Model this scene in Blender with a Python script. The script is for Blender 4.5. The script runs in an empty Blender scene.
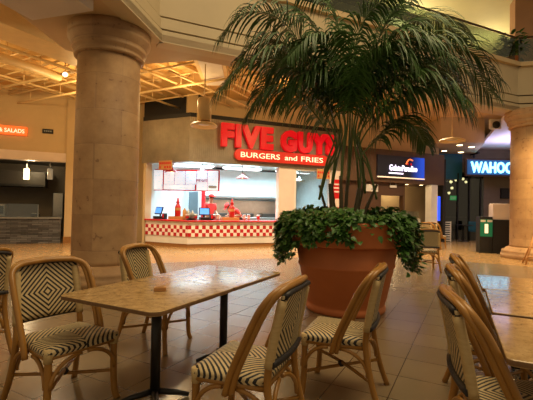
import bpy, bmesh, math, random
from mathutils import Vector, Matrix
random.seed(7)
PI = math.pi
scene = bpy.context.scene
COL = scene.collection
R = math.radians

# ------------------------------------------------------------------ camera
F, H, ROLL, PITCH = 390.0, 1.33, 0.02, 8 / 390
fw = Vector((0, math.cos(PITCH), math.sin(PITCH)))
u0 = Vector((0, -math.sin(PITCH), math.cos(PITCH)))
r0 = Vector((1, 0, 0))
rt = r0 * math.cos(ROLL) + u0 * math.sin(ROLL)
up = u0 * math.cos(ROLL) - r0 * math.sin(ROLL)
cd = bpy.data.cameras.new('camera')
cam = bpy.data.objects.new('camera', cd)
COL.objects.link(cam)
cd.sensor_width = 36
cd.lens = F / 533 * 36
cd.clip_end = 200
M = Matrix((rt, up, -fw)).transposed().to_4x4()
M.translation = Vector((0, 0, H))
cam.matrix_world = M
scene.camera = cam

def at(px, py, Y):
    """point at distance Y in front of the viewer along a sight line (used to survey the place)"""
    d = fw + rt * ((px - 266.5) / F) + up * ((200 - py) / F)
    return Vector((0, 0, H)) + d * (Y / d.y)

def onz(px, py, z):
    d = fw + rt * ((px - 266.5) / F) + up * ((200 - py) / F)
    return Vector((0, 0, H)) + d * ((z - H) / d.z)

# ------------------------------------------------------------------ materials
def lin(c):
    return tuple(((v / 255) / 12.92 if v / 255 <= .04045 else ((v / 255 + .055) / 1.055) ** 2.4) for v in c) + (1,)

class NT:
    def __init__(s, name):
        s.m = bpy.data.materials.new(name)
        s.m.use_nodes = True
        s.t = s.m.node_tree
        s.b = s.t.nodes['Principled BSDF']
    def n(s, typ, **kw):
        nd = s.t.nodes.new(typ)
        for k, v in kw.items():
            setattr(nd, k, v)
        return nd
    def l(s, a, b):
        s.t.links.new(a, b)
    def math(s, op, a, b=None, c=None):
        nd = s.n('ShaderNodeMath', operation=op)
        for i, v in enumerate((a, b, c)):
            if v is None: continue
            if isinstance(v, (int, float)): nd.inputs[i].default_value = v
            else: s.l(v, nd.inputs[i])
        return nd.outputs[0]
    def mix(s, fac, a, b, blend='MIX'):
        nd = s.n('ShaderNodeMix', data_type='RGBA', blend_type=blend)
        for sock, v in ((nd.inputs[0], fac), (nd.inputs[6], a), (nd.inputs[7], b)):
            if isinstance(v, (int, float)): sock.default_value = v
            elif isinstance(v, tuple): sock.default_value = v
            else: s.l(v, sock)
        return nd.outputs[2]
    def obj(s):
        return s.n('ShaderNodeTexCoord').outputs['Object']
    def noise(s, scale, detail=3, co=None, rough=.55):
        nd = s.n('ShaderNodeTexNoise')
        nd.inputs['Scale'].default_value = scale
        nd.inputs['Detail'].default_value = detail
        nd.inputs['Roughness'].default_value = rough
        s.l(co if co is not None else s.obj(), nd.inputs['Vector'])
        return nd.outputs['Fac']
    def bump(s, h, strength=.3, dist=.01):
        nd = s.n('ShaderNodeBump')
        nd.inputs['Strength'].default_value = strength
        nd.inputs['Distance'].default_value = dist
        s.l(h, nd.inputs['Height'])
        s.l(nd.outputs[0], s.b.inputs['Normal'])

def mat(name, c, rough=.5, c2=None, scale=8, metal=0, bump=0, spec=.5, stretch=None):
    """plain surface with a slight natural mottling"""
    n = NT(name)
    co = n.obj()
    if stretch:
        mp = n.n('ShaderNodeMapping'); mp.inputs['Scale'].default_value = stretch
        n.l(co, mp.inputs[0]); co = mp.outputs[0]
    f = n.noise(scale, 4, co)
    c2 = c2 or tuple(v * .86 for v in c)
    n.l(n.mix(f, lin(c2), lin(c)), n.b.inputs['Base Color'])
    n.b.inputs['Roughness'].default_value = rough
    n.b.inputs['Metallic'].default_value = metal
    n.b.inputs['Specular IOR Level'].default_value = spec
    if bump: n.bump(f, bump)
    return n.m

def emit(name, c, strength, base=None):
    n = NT(name)
    n.b.inputs['Base Color'].default_value = lin(base or c)
    n.b.inputs['Emission Color'].default_value = lin(c)
    n.b.inputs['Emission Strength'].default_value = strength
    n.b.inputs['Roughness'].default_value = .4
    return n.m

def glass(name, tint=(235, 240, 240), refl=.12):
    n = NT(name)
    t = n.t
    tr = n.n('ShaderNodeBsdfTransparent'); tr.inputs[0].default_value = lin(tint)
    gl = n.n('ShaderNodeBsdfGlossy'); gl.inputs['Roughness'].default_value = .03
    mx = n.n('ShaderNodeMixShader'); mx.inputs[0].default_value = refl
    n.l(tr.outputs[0], mx.inputs[1]); n.l(gl.outputs[0], mx.inputs[2])
    n.l(mx.outputs[0], t.nodes['Material Output'].inputs['Surface'])
    return n.m

MT = {}
MT['cream_wall'] = mat('cream wall paint', (214, 186, 140), .7, scale=1.5)
MT['soffit'] = mat('soffit paint', (205, 178, 140), .65, scale=.8)
MT['fascia'] = mat('fascia paint', (208, 188, 150), .6, scale=.9)
MT['fascia_groove'] = mat('fascia groove', (84, 66, 46), .7)  # dark tone paints the shade of the recesses between the fascia steps
MT['ceiling'] = mat('painted deck', (222, 184, 118), .7, (196, 156, 92), 3)
MT['pipe'] = mat('painted pipe', (236, 206, 150), .5, scale=4)
MT['rattan'] = mat('varnished rattan', (184, 134, 62), .32, (134, 90, 36), 14, bump=.15, stretch=(1, 1, .35))
MT['binding'] = mat('cream cane binding', (214, 190, 138), .5, (176, 146, 96), 70, bump=.3, stretch=(.2, .2, 1))
MT['dark_roll'] = mat('dark woven edging', (48, 44, 46), .5, (24, 22, 24), 60, bump=.3)
MT['black_iron'] = mat('black powder coat', (26, 24, 24), .4, scale=20)
MT['terracotta'] = mat('terracotta', (214, 128, 72), .6, (186, 104, 56), 3, bump=.08)
MT['soil'] = mat('soil', (56, 40, 28), .9, (30, 22, 16), 30, bump=.6)
MT['stem'] = mat('palm cane', (84, 76, 44), .6, (52, 44, 28), 9)
MT['frond'] = mat('palm leaf', (72, 106, 40), .42, (38, 66, 24), 4)
MT['petiole'] = mat('palm petiole', (92, 112, 50), .45, (66, 84, 36), 5)
MT['ivy'] = mat('ivy leaf', (84, 128, 52), .4, (40, 80, 28), 7)
MT['vine'] = mat('vine', (70, 74, 36), .6)
MT['white'] = mat('white laminate', (235, 228, 218), .4, scale=3)
MT['pinkwhite'] = mat('painted pillar', (236, 216, 200), .5, scale=2)
MT['red'] = mat('red enamel', (205, 22, 26), .35, scale=5)
MT['wood_base'] = mat('oak base', (168, 118, 62), .45, (130, 86, 40), 5, stretch=(6, .6, 6))
MT['wood'] = mat('pale wood', (206, 152, 92), .5, (170, 118, 66), 6, stretch=(8, 1, 8))
MT['steel'] = mat('brushed steel', (190, 190, 186), .32, (150, 148, 142), 20, metal=.9)
MT['backsplash'] = mat('kitchen backsplash', (186, 166, 148), .35, (136, 112, 96), 4)
MT['white_tile'] = mat('kitchen wall', (202, 224, 228), .35, scale=2)
MT['black'] = mat('matte black', (16, 15, 16), .55)
MT['brown'] = mat('dark brown panel', (98, 68, 38), .5, (70, 48, 28), 2)
MT['plum'] = mat('dark wall panel', (84, 56, 34), .5)
MT['teal'] = mat('teal wall paint', (30, 112, 142), .55)
MT['concrete'] = mat('grey plaster', (142, 126, 106), .7, (116, 102, 84), 3)
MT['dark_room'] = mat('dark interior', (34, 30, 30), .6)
MT['grey_wall'] = mat('taupe tiles', (104, 92, 74), .5, (84, 74, 58), 2)
MT['hood'] = mat('dark hood', (58, 52, 44), .45, scale=2)
MT['skin'] = mat('skin', (196, 140, 108), .5)
MT['red_shirt'] = mat('red cotton', (214, 44, 34), .8)
MT['hair'] = mat('dark hair', (28, 20, 18), .6)
MT['trousers'] = mat('dark trousers', (30, 30, 36), .8)
MT['green'] = emit('backlit green panel', (10, 110, 70), .35, (8, 90, 56))
MT['upper_wall'] = mat('upper hall paint', (226, 216, 168), .7, scale=.7)
MT['pink_stone'] = mat('pink plaster', (196, 150, 116), .6, (176, 130, 98), 2)
MT['ceil_grey'] = mat('grey bulkhead', (120, 118, 96), .6)
MT['lavender'] = mat('white soffit', (232, 222, 220), .6, scale=.6)
MT['blue_chair'] = mat('teal seat shell', (20, 96, 120), .4)
MT['mid_grey'] = mat('grey print', (150, 156, 160), .5)
MT['glass'] = glass('clear glass')
MT['glass_rail'] = glass('railing glass', (196, 206, 190), .10)
MT['dark_glass'] = glass('shopfront glass', (170, 180, 184), .10)

def stone():
    n = NT('cut stone blocks')
    tc = n.obj()
    sep = n.n('ShaderNodeSeparateXYZ'); n.l(tc, sep.inputs[0])
    ang = n.math('ARCTAN2', sep.outputs[0], sep.outputs[1])
    cmb = n.n('ShaderNodeCombineXYZ')
    n.l(n.math('MULTIPLY', ang, .55), cmb.inputs[0]); n.l(sep.outputs[2], cmb.inputs[1])
    br = n.n('ShaderNodeTexBrick')
    br.inputs['Scale'].default_value = 1
    br.inputs['Brick Width'].default_value = .86
    br.inputs['Row Height'].default_value = .58
    br.inputs['Mortar Size'].default_value = .006
    br.inputs['Mortar Smooth'].default_value = .4
    br.inputs['Color1'].default_value = lin((186, 148, 106))
    br.inputs['Color2'].default_value = lin((150, 112, 78))
    br.inputs['Mortar'].default_value = lin((138, 104, 80))
    n.l(cmb.outputs[0], br.inputs['Vector'])
    a = n.math('MULTIPLY_ADD', n.noise(4.5, 8, rough=.65), 1.4, -.2); b = n.noise(26, 4)
    c = n.mix(.45, br.outputs['Color'], n.mix(a, lin((116, 82, 56)), lin((216, 182, 134))))
    vo = n.n('ShaderNodeTexNoise'); vo.inputs['Scale'].default_value = 9; n.l(tc, vo.inputs['Vector'])
    pit = n.math('LESS_THAN', vo.outputs['Fac'], .31)
    c = n.mix(n.math('MULTIPLY', pit, .5), c, lin((112, 78, 58)))
    n.l(c, n.b.inputs['Base Color'])
    n.b.inputs['Roughness'].default_value = .62
    n.bump(n.math('SUBTRACT', n.math('MULTIPLY', b, .4), br.outputs['Fac']), .35, .012)
    return n.m
MT['stone'] = stone()

GRID = math.atan2(.47, .883)         # the paving, tables and pipes share this direction

def floor_mat():
    n = NT('polished floor tile')
    mp = n.n('ShaderNodeMapping'); mp.inputs['Rotation'].default_value = (0, 0, GRID)
    mp.inputs['Location'].default_value = (.11, .05, 0)
    n.l(n.obj(), mp.inputs[0])
    br = n.n('ShaderNodeTexBrick', offset=0)
    br.inputs['Scale'].default_value = 1
    br.inputs['Brick Width'].default_value = .42
    br.inputs['Row Height'].default_value = .42
    br.inputs['Mortar Size'].default_value = .0045
    br.inputs['Mortar Smooth'].default_value = .2
    br.inputs['Color1'].default_value = lin((140, 124, 98))
    br.inputs['Color2'].default_value = lin((130, 113, 88))
    br.inputs['Mortar'].default_value = lin((48, 41, 33))
    n.l(mp.outputs[0], br.inputs['Vector'])
    f = n.noise(2.3, 5)
    c = n.mix(n.math('MULTIPLY', f, .5), br.outputs['Color'], lin((116, 99, 76)))
    # the walkway around the hall is laid in warmer stone behind a dotted border
    sp_ = n.n('ShaderNodeSeparateXYZ'); n.l(n.obj(), sp_.inputs[0])
    X, Y = sp_.outputs[0], sp_.outputs[1]
    d1 = n.math('MULTIPLY_ADD', X, -.4226, n.math('MULTIPLY_ADD', Y, .9063, -9.30))
    d2 = n.math('MULTIPLY_ADD', X, .469, n.math('MULTIPLY_ADD', Y, .883, -11.72))
    zone = n.math('GREATER_THAN', n.math('MAXIMUM', d1, d2), 0)
    warm = n.mix(f, lin((160, 124, 80)), lin((180, 146, 98)))
    c = n.mix(n.math('MULTIPLY', zone, .85), c, warm)
    al = n.math('FRACT', n.math('DIVIDE', n.math('MULTIPLY_ADD', X, .9063, n.math('MULTIPLY', Y, .4226)), .36))
    row = n.math('MULTIPLY', n.math('GREATER_THAN', d1, -.26), n.math('LESS_THAN', d1, -.10))
    row = n.math('MULTIPLY', row, n.math('LESS_THAN', d2, 0))
    c = n.mix(n.math('MULTIPLY', n.math('MULTIPLY', row, n.math('LESS_THAN', al, .5)), .45), c, lin((96, 70, 50)))
    n.l(c, n.b.inputs['Base Color'])
    g = n.noise(7, 4)
    n.l(n.math('MULTIPLY_ADD', g, .12, .17), n.b.inputs['Roughness'])
    n.b.inputs['Specular IOR Level'].default_value = .6
    n.bump(n.math('SUBTRACT', 1, br.outputs['Fac']), .25, .003)
    return n.m
MT['floor'] = floor_mat()

def top_mat():
    n = NT('polished tan stone top')
    a = n.math('MULTIPLY_ADD', n.noise(16, 8, rough=.7), 2.0, -.5); b = n.noise(60, 3); d = n.noise(2.2, 3)
    c = n.mix(a, lin((118, 90, 52)), lin((232, 200, 142)))
    c = n.mix(n.math('MULTIPLY', d, .5), c, lin((170, 132, 84)))
    c = n.mix(n.math('MULTIPLY', n.math('GREATER_THAN', b, .62), .35), c, lin((80, 56, 34)))
    n.l(c, n.b.inputs['Base Color'])
    n.l(n.math('MULTIPLY_ADD', d, .12, .08), n.b.inputs['Roughness'])
    n.b.inputs['Coat Weight'].default_value = .3; n.b.inputs['Coat Roughness'].default_value = .07
    n.b.inputs['Specular IOR Level'].default_value = .6
    return n.m
MT['top'] = top_mat()
MT['top_edge'] = mat('chipped top edge', (150, 112, 70), .6, (84, 58, 34), 30, bump=.5)

def weave(name, ax, cz):
    """black and cream concentric diamonds"""
    n = NT(name)
    tc = n.obj()
    sep = n.n('ShaderNodeSeparateXYZ'); n.l(tc, sep.inputs[0])
    a = n.math('ABSOLUTE', sep.outputs[0])
    b = n.math('ABSOLUTE', n.math('SUBTRACT', sep.outputs[ax], cz))
    s = n.math('ADD', a, b)
    st = n.math('LESS_THAN', n.math('FRACT', n.math('DIVIDE', s, .035)), .54)
    f1 = n.math('SINE', n.math('MULTIPLY', sep.outputs[0], 900))
    f2 = n.math('SINE', n.math('MULTIPLY', sep.outputs[ax], 900))
    w = n.math('MULTIPLY', f1, f2)
    nz = n.noise(40, 2)
    cr = n.mix(nz, lin((190, 166, 118)), lin((226, 206, 160)))
    c = n.mix(st, lin((30, 27, 30)), cr)
    n.l(c, n.b.inputs['Base Color'])
    n.b.inputs['Roughness'].default_value = .45
    n.bump(w, .25, .002)
    return n.m
MT['weave_back'] = weave('woven back cane', 2, .705)
MT['weave_seat'] = weave('woven seat cane', 1, .0)

def corrugated():
    n = NT('corrugated metal cladding')
    tc = n.obj()
    sep = n.n('ShaderNodeSeparateXYZ'); n.l(tc, sep.inputs[0])
    w = n.math('SINE', n.math('MULTIPLY', sep.outputs[0], 95))
    nz = n.noise(3, 4)
    n.l(n.mix(nz, lin((112, 102, 86)), lin((156, 144, 124))), n.b.inputs['Base Color'])
    n.b.inputs['Metallic'].default_value = .65
    n.b.inputs['Roughness'].default_value = .42
    n.bump(w, .5, .006)
    return n.m
MT['corrugated'] = corrugated()

def checker():
    """three offset rows of red squares on white"""
    n = NT('red and white checker tiles')
    tc = n.obj()
    sep = n.n('ShaderNodeSeparateXYZ'); n.l(tc, sep.inputs[0])
    a = n.math('FLOOR', n.math('DIVIDE', sep.outputs[0], .118))
    b = n.math('FLOOR', n.math('DIVIDE', n.math('SUBTRACT', sep.outputs[2], .36), .118))
    m = n.math('FLOORED_MODULO', n.math('ADD', a, b), 2)
    n.l(n.mix(m, lin((178, 20, 30)), lin((236, 230, 222))), n.b.inputs['Base Color'])
    n.b.inputs['Roughness'].default_value = .3
    return n.m
MT['checker'] = checker()

def ledge_stone():
    n = NT('stacked slate')
    tc = n.obj()
    br = n.n('ShaderNodeTexBrick', offset=.37)
    sep = n.n('ShaderNodeSeparateXYZ'); n.l(tc, sep.inputs[0])
    cmb = n.n('ShaderNodeCombineXYZ'); n.l(sep.outputs[0], cmb.inputs[0]); n.l(sep.outputs[2], cmb.inputs[1])
    n.l(cmb.outputs[0], br.inputs['Vector'])
    br.inputs['Scale'].default_value = 1
    br.inputs['Brick Width'].default_value = .3
    br.inputs['Row Height'].default_value = .055
    br.inputs['Mortar Size'].default_value = .006
    br.inputs['Color1'].default_value = lin((112, 112, 114))
    br.inputs['Color2'].default_value = lin((32, 32, 36))
    br.inputs['Mortar'].default_value = lin((24, 22, 22))
    a = n.noise(14, 4)
    n.l(n.mix(n.math('MULTIPLY', a, .3), br.outputs['Color'], lin((130, 126, 122))), n.b.inputs['Base Color'])
    n.b.inputs['Roughness'].default_value = .55
    n.bump(n.math('SUBTRACT', a, br.outputs['Fac']), .7, .02)
    return n.m
MT['ledge'] = ledge_stone()

def menu_mat():
    """pale board ruled into columns of tiny unreadable print"""
    n = NT('menu print')
    tc = n.obj()
    sep = n.n('ShaderNodeSeparateXYZ'); n.l(tc, sep.inputs[0])
    ln = n.math('LESS_THAN', n.math('FRACT', n.math('DIVIDE', sep.outputs[2], .05)), .35)
    cmb = n.n('ShaderNodeCombineXYZ'); n.l(sep.outputs[0], cmb.inputs[0])
    n.l(n.math('FLOOR', n.math('DIVIDE', sep.outputs[2], .05)), cmb.inputs[2])
    nz = n.noise(9, 2, cmb.outputs[0])
    k = n.math('MULTIPLY', ln, n.math('GREATER_THAN', nz, .5))
    c = n.mix(k, lin((222, 234, 248)), lin((140, 170, 205)))
    n.l(c, n.b.inputs['Base Color']); n.l(c, n.b.inputs['Emission Color'])
    n.b.inputs['Emission Strength'].default_value = .65  # glow added to the print so the board looks bluish white
    return n.m
MT['menu'] = menu_mat()

def screen_mat():
    n = NT('lit display panel')
    sep = n.n('ShaderNodeSeparateXYZ'); n.l(n.obj(), sep.inputs[0])
    mr = n.n('ShaderNodeMapRange', interpolation_type='SMOOTHSTEP')
    mr.inputs['From Min'].default_value = 1.5; mr.inputs['From Max'].default_value = 2.35
    n.l(sep.outputs[0], mr.inputs['Value'])
    c = n.mix(mr.outputs[0], lin((7, 6, 12)), lin((26, 76, 205)))
    n.l(c, n.b.inputs['Emission Color'])
    n.b.inputs['Base Color'].default_value = lin((10, 10, 16))
    n.b.inputs['Emission Strength'].default_value = .9
    return n.m
MT['screen'] = screen_mat()
MT['tube'] = emit('fluorescent tube', (236, 246, 250), 1.8)
MT['downlight'] = emit('downlight lens', (255, 222, 160), 9)
MT['bulb'] = emit('warm glass shade', (255, 220, 150), 6)
MT['dim_bulb'] = emit('dim glass shade', (255, 226, 180), .18, (120, 110, 90))
MT['red_sign'] = emit('red lit letters', (226, 2, 20), .6, (140, 4, 14))
MT['red_panel'] = emit('red lit panel', (216, 40, 18), .5, (150, 28, 14))
MT['white_letter'] = emit('white lit letters', (255, 226, 190), .8)
MT['orange_panel'] = emit('orange lit panel', (248, 96, 30), .85)
MT['cyan_letter'] = emit('cyan lit letters', (150, 232, 255), 2.2)
MT['navy_panel'] = emit('blue lit panel', (40, 92, 150), .4)
MT['sign_text'] = emit('pale lit letters', (236, 226, 255), 1.8)
MT['blue_glow'] = emit('blue lit panel strip', (40, 80, 255), 1.3)
MT['exit_green'] = emit('green exit light', (20, 220, 110), 1.2)
MT['strip'] = emit('sign light strip', (255, 226, 190), .7)
MT['monitor'] = emit('register screen', (70, 140, 230), 1.0)
MT['red_lamp'] = emit('red lamp enamel', (200, 18, 14), .35, (120, 4, 4))  # glow added to the enamel so it stays red under the white tubes
MT['orange_light'] = emit('orange mark', (250, 120, 60), 1.4)

# ------------------------------------------------------------------ mesh helpers
class MB:
    def __init__(s):
        s.v = []; s.f = []; s.sm = []; s.mi = []
    def add(s, vs, fs, smooth=False, mi=0):
        o = len(s.v)
        s.v += [tuple(p) for p in vs]
        for f in fs:
            s.f.append([i + o for i in f]); s.sm.append(smooth); s.mi.append(mi)
        return s
    def box(s, c, d, rz=0, mi=0):
        x, y, z = (k / 2 for k in d)
        ca, sa = math.cos(rz), math.sin(rz)
        vs = []
        for a, b, e in ((-x, -y, -z), (x, -y, -z), (x, y, -z), (-x, y, -z), (-x, -y, z), (x, -y, z), (x, y, z), (-x, y, z)):
            vs.append((c[0] + a * ca - b * sa, c[1] + a * sa + b * ca, c[2] + e))
        return s.add(vs, [(0, 3, 2, 1), (4, 5, 6, 7), (0, 1, 5, 4), (1, 2, 6, 5), (2, 3, 7, 6), (3, 0, 4, 7)], mi=mi)
    def prism(s, poly, z0, z1, mi=0, smooth=False):
        n = len(poly)
        a = sum(poly[i][0] * poly[(i + 1) % n][1] - poly[(i + 1) % n][0] * poly[i][1] for i in range(n))
        if a < 0: poly = poly[::-1]
        vs = [(p[0], p[1], z0) for p in poly] + [(p[0], p[1], z1) for p in poly]
        s.add(vs, [list(range(n))[::-1], list(range(n, 2 * n))], mi=mi)
        o = len(s.v) - 2 * n
        for i in range(n):
            j = (i + 1) % n
            s.f.append([o + i, o + j, o + n + j, o + n + i]); s.sm.append(smooth); s.mi.append(mi)
        return s
    def lathe(s, prof, c=(0, 0, 0), n=32, smooth=True, mi=0, cap=True):
        vs = []; m = len(prof)
        for i in range(n):
            a = 2 * PI * i / n
            for r, z in prof:
                vs.append((c[0] + r * math.cos(a), c[1] + r * math.sin(a), c[2] + z))
        fs = []
        for i in range(n):
            j = (i + 1) % n
            for k in range(m - 1):
                fs.append((i * m + k, j * m + k, j * m + k + 1, i * m + k + 1))
        s.add(vs, fs, smooth, mi)
        if cap:
            o = len(s.v) - n * m
            if prof[0][0] > 1e-5: s.f.append([o + i * m for i in range(n)][::-1]); s.sm.append(False); s.mi.append(mi)
            if prof[-1][0] > 1e-5: s.f.append([o + i * m + m - 1 for i in range(n)]); s.sm.append(False); s.mi.append(mi)
        return s
    def tube(s, pts, r, n=8, mi=0):
        pts = [Vector(p) for p in pts]
        m = len(pts)
        rr = r if isinstance(r, (list, tuple)) else [r] * m
        t = (pts[1] - pts[0]).normalized()
        nx = t.cross(Vector((0, 0, 1)))
        if nx.length < .05: nx = t.cross(Vector((0, 1, 0)))
        nx.normalize()
        vs = []
        for i, p in enumerate(pts):
            a = pts[max(i - 1, 0)]; b = pts[min(i + 1, m - 1)]
            t = (b - a).normalized()
            nx = (nx - t * nx.dot(t)).normalized()
            ny = t.cross(nx)
            for k in range(n):
                an = 2 * PI * k / n
                vs.append(p + (nx * math.cos(an) + ny * math.sin(an)) * rr[i])
        fs = []
        for i in range(m - 1):
            for k in range(n):
                j = (k + 1) % n
                fs.append((i * n + k, i * n + j, (i + 1) * n + j, (i + 1) * n + k))
        s.add(vs, fs, True, mi)
        o = len(s.v) - m * n
        s.f.append([o + k for k in range(n)][::-1]); s.sm.append(False); s.mi.append(mi)
        s.f.append([o + (m - 1) * n + k for k in range(n)]); s.sm.append(False); s.mi.append(mi)
        return s
    def ball(s, c, r, n=16, m=10, mi=0):
        rx, ry, rz = r if isinstance(r, tuple) else (r, r, r)
        vs = [(c[0], c[1], c[2] - rz)]
        for i in range(1, m):
            a = -PI / 2 + PI * i / m
            for k in range(n):
                b = 2 * PI * k / n
                vs.append((c[0] + rx * math.cos(a) * math.cos(b), c[1] + ry * math.cos(a) * math.sin(b), c[2] + rz * math.sin(a)))
        vs.append((c[0], c[1], c[2] + rz))
        fs = []
        for k in range(n):
            fs.append((0, 1 + (k + 1) % n, 1 + k))
            fs.append((len(vs) - 1, 1 + (m - 2) * n + k, 1 + (m - 2) * n + (k + 1) % n))
            for i in range(m - 2):
                a = 1 + i * n
                fs.append((a + k, a + (k + 1) % n, a + n + (k + 1) % n, a + n + k))
        return s.add(vs, fs, True, mi)
    def build(s, name, mats, parent=None, bevel=0, seg=2):
        me = bpy.data.meshes.new(name)
        me.from_pydata(s.v, [], s.f)
        me.polygons.foreach_set('use_smooth', s.sm)
        me.polygons.foreach_set('material_index', s.mi)
        if not isinstance(mats, (list, tuple)): mats = [mats]
        for m in mats: me.materials.append(m)
        me.update()
        if bevel:
            bm = bmesh.new(); bm.from_mesh(me)
            es = [e for e in bm.edges if len(e.link_faces) == 2 and e.calc_face_angle(0) > .6]
            bmesh.ops.bevel(bm, geom=es, offset=bevel, segments=seg, affect='EDGES', profile=.5)
            bm.to_mesh(me); bm.free()
        o = bpy.data.objects.new(name, me)
        COL.objects.link(o)
        if parent: o.parent = parent
        return o

def catmull(P, k=6):
    P = [Vector(p) for p in P]
    Q = [P[0] * 2 - P[1]] + P + [P[-1] * 2 - P[-2]]
    out = []
    for i in range(1, len(Q) - 2):
        for j in range(k):
            t = j / k
            a, b, c, d = Q[i - 1:i + 3]
            out.append(.5 * ((2 * b) + (c - a) * t + (2 * a - 5 * b + 4 * c - d) * t * t + (3 * b - a - 3 * c + d) * t ** 3))
    out.append(P[-1].copy())
    return out

def text_mb(body, width, height, depth, bold=0, slant=0, sp=1.0):
    """lettering as solid geometry: x along the sign, z up, front face towards -y, centred"""
    cu = bpy.data.curves.new('lettering', 'FONT')
    cu.body = body; cu.extrude = .05; cu.offset = bold; cu.align_x = 'CENTER'; cu.shear = slant
    cu.resolution_u = 3; cu.space_character = sp
    o = bpy.data.objects.new('lettering', cu); COL.objects.link(o)
    dg = bpy.context.evaluated_depsgraph_get()
    me = bpy.data.meshes.new_from_object(o.evaluated_get(dg))
    vs = [v.co.copy() for v in me.vertices]; fs = [list(p.vertices) for p in me.polygons]
    bpy.data.objects.remove(o); bpy.data.curves.remove(cu); bpy.data.meshes.remove(me)
    x0 = min(v.x for v in vs); x1 = max(v.x for v in vs); y0 = min(v.y for v in vs); y1 = max(v.y for v in vs)
    mb = MB()
    mb.add([(((v.x - x0) / (x1 - x0) - .5) * width, -v.z / .05 * depth / 2, ((v.y - y0) / (y1 - y0) - .5) * height) for v in vs], fs)
    return mb
def shift(mb, d):
    mb.v = [(a + d[0], b + d[1], c + d[2]) for a, b, c in mb.v]
    return mb

def thing(name, label, cat, loc=(0, 0, 0), rz=0, group=None):
    o = bpy.data.objects.new(name, None); COL.objects.link(o)
    o.empty_display_size = .1
    o.location = loc; o.rotation_euler = (0, 0, rz)
    o['label'] = label; o['category'] = cat; o['kind'] = 'thing'
    if group: o['group'] = group
    return o
def tag(o, label, cat, group=None, loc=None, rz=None):
    o['label'] = label; o['category'] = cat; o['kind'] = 'thing'
    if group: o['group'] = group
    if loc is not None: o.location = loc
    if rz is not None: o.rotation_euler = (0, 0, rz)
    return o
def struct(o, loc=None, rz=None):
    o['kind'] = 'structure'
    if loc is not None: o.location = loc
    if rz is not None: o.rotation_euler = (0, 0, rz)
    return o
KIDS = {}
def dup(root, loc, rz, label, group=None):
    r = root.copy(); COL.objects.link(r); r.location = loc; r.rotation_euler = (0, 0, rz); r['label'] = label
    if group: r['group'] = group
    allo = list(bpy.data.objects)
    for ch in [o for o in allo if o.parent == root]:
        c = ch.copy(); COL.objects.link(c); c.parent = r
        for g in [o for o in allo if o.parent == ch]:
            d = g.copy(); COL.objects.link(d); d.parent = c
    return r
def fr(o, ang):
    """survey frame of a wall: s along it, d behind it"""
    c, s_ = math.cos(ang), math.sin(ang)
    return lambda s, d, z=0: Vector((o[0] + s * c - d * s_, o[1] + s * s_ + d * c, z))

# ------------------------------------------------------------------ setting: floor and ceilings
struct(MB().prism([(-16, -3), (20, -3), (20, 32), (-16, 32)], -.2, 0).build('floor', MT['floor']))

SZ = 4.35                                             # underside of the soffit around the open hall
F0, F1, F2, F3 = (-2.75, 2.0), (-1.97, 7.08), (7.45, 11.5), (12.5, 10.2)
struct(MB().prism([F0, F1, F2, (7.3, 12.15), (-1.5, 8.0), (-3.0, 8.35), (-4.0, 7.6), (-4.05, 2.0)], SZ, SZ + .12).build('ceiling_soffit', MT['soffit']))
struct(MB().prism([(7.47, 11.52), F3, (13.5, 12), (14, 18.64), (10.1, 18.64), (7.5, 12.3)], SZ, SZ + .12).build('ceiling_soffit_right', MT['lavender']))

def fascia(a, b, name):
    """stepped front of the upper floor along a-b: three bands, each set back a little"""
    d = Vector((b[0] - a[0], b[1] - a[1])); L = d.length; ang = math.atan2(d.y, d.x)
    m = MB()
    for z0, z1, off in ((SZ - .02, SZ + .20, .0), (SZ + .20, SZ + .25, .09), (SZ + .25, SZ + .45, .04), (SZ + .45, SZ + .50, .13), (SZ + .50, 5.7, .08)):
        g = 1 if z1 - z0 < .06 else 0
        m.box((L / 2, off + .15, (z0 + z1) / 2), (L + .1, .3, z1 - z0), mi=g)
    m.box((L / 2, .14, 5.75), (L + .1, .34, .12), mi=2)
    struct(m.build(name, [MT['fascia'], MT['fascia_groove'], MT['cream_wall']]), (a[0], a[1], 0), ang)
fascia(F0, F1, 'trim_1'); fascia(F1, F2, 'trim_2'); fascia(F2, F3, 'trim_3')

# deck of the open ceiling beyond the soffit
struct(MB().prism([(-16, 1), (-4.0, 1), (-4.0, 7.6), (-3, 8.3), (-1.5, 7.95), (7.3, 12.1), (20, 12.1), (20, 32), (-16, 32)], 5.1, 5.25).build('ceiling_deck', MT['ceiling']))
# upper floor seen through the glass railing
struct(MB().prism([(-1.9, 7.4), (7.45, 11.85), (12.6, 10.5), (16, 26), (-6, 26)], 5.55, 5.7).build('floor_upper', MT['cream_wall']))
struct(MB().prism([(-8, 10), (12, 10.5), (16, 26), (-6, 26)], 8.6, 8.75).build('ceiling_upper', MT['upper_wall']))
struct(MB().box((4, 20, 7.2), (26, .2, 3.1), R(20)).build('wall_upper', MT['upper_wall']))
for k, (sx, sy, ln) in enumerate(((1.5, 13.0, 9), (3.6, 15.6, 10))):
    struct(MB().box((sx, sy, 8.45), (ln, .8, .3), R(25)).build('trim_%d' % (4 + k), MT['ceil_grey']))
struct(MB().box((8.95, 13.1, 7.15), (1.3, .5, 2.9), R(-14)).build('wall_upper_right', MT['pink_stone']))

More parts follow.
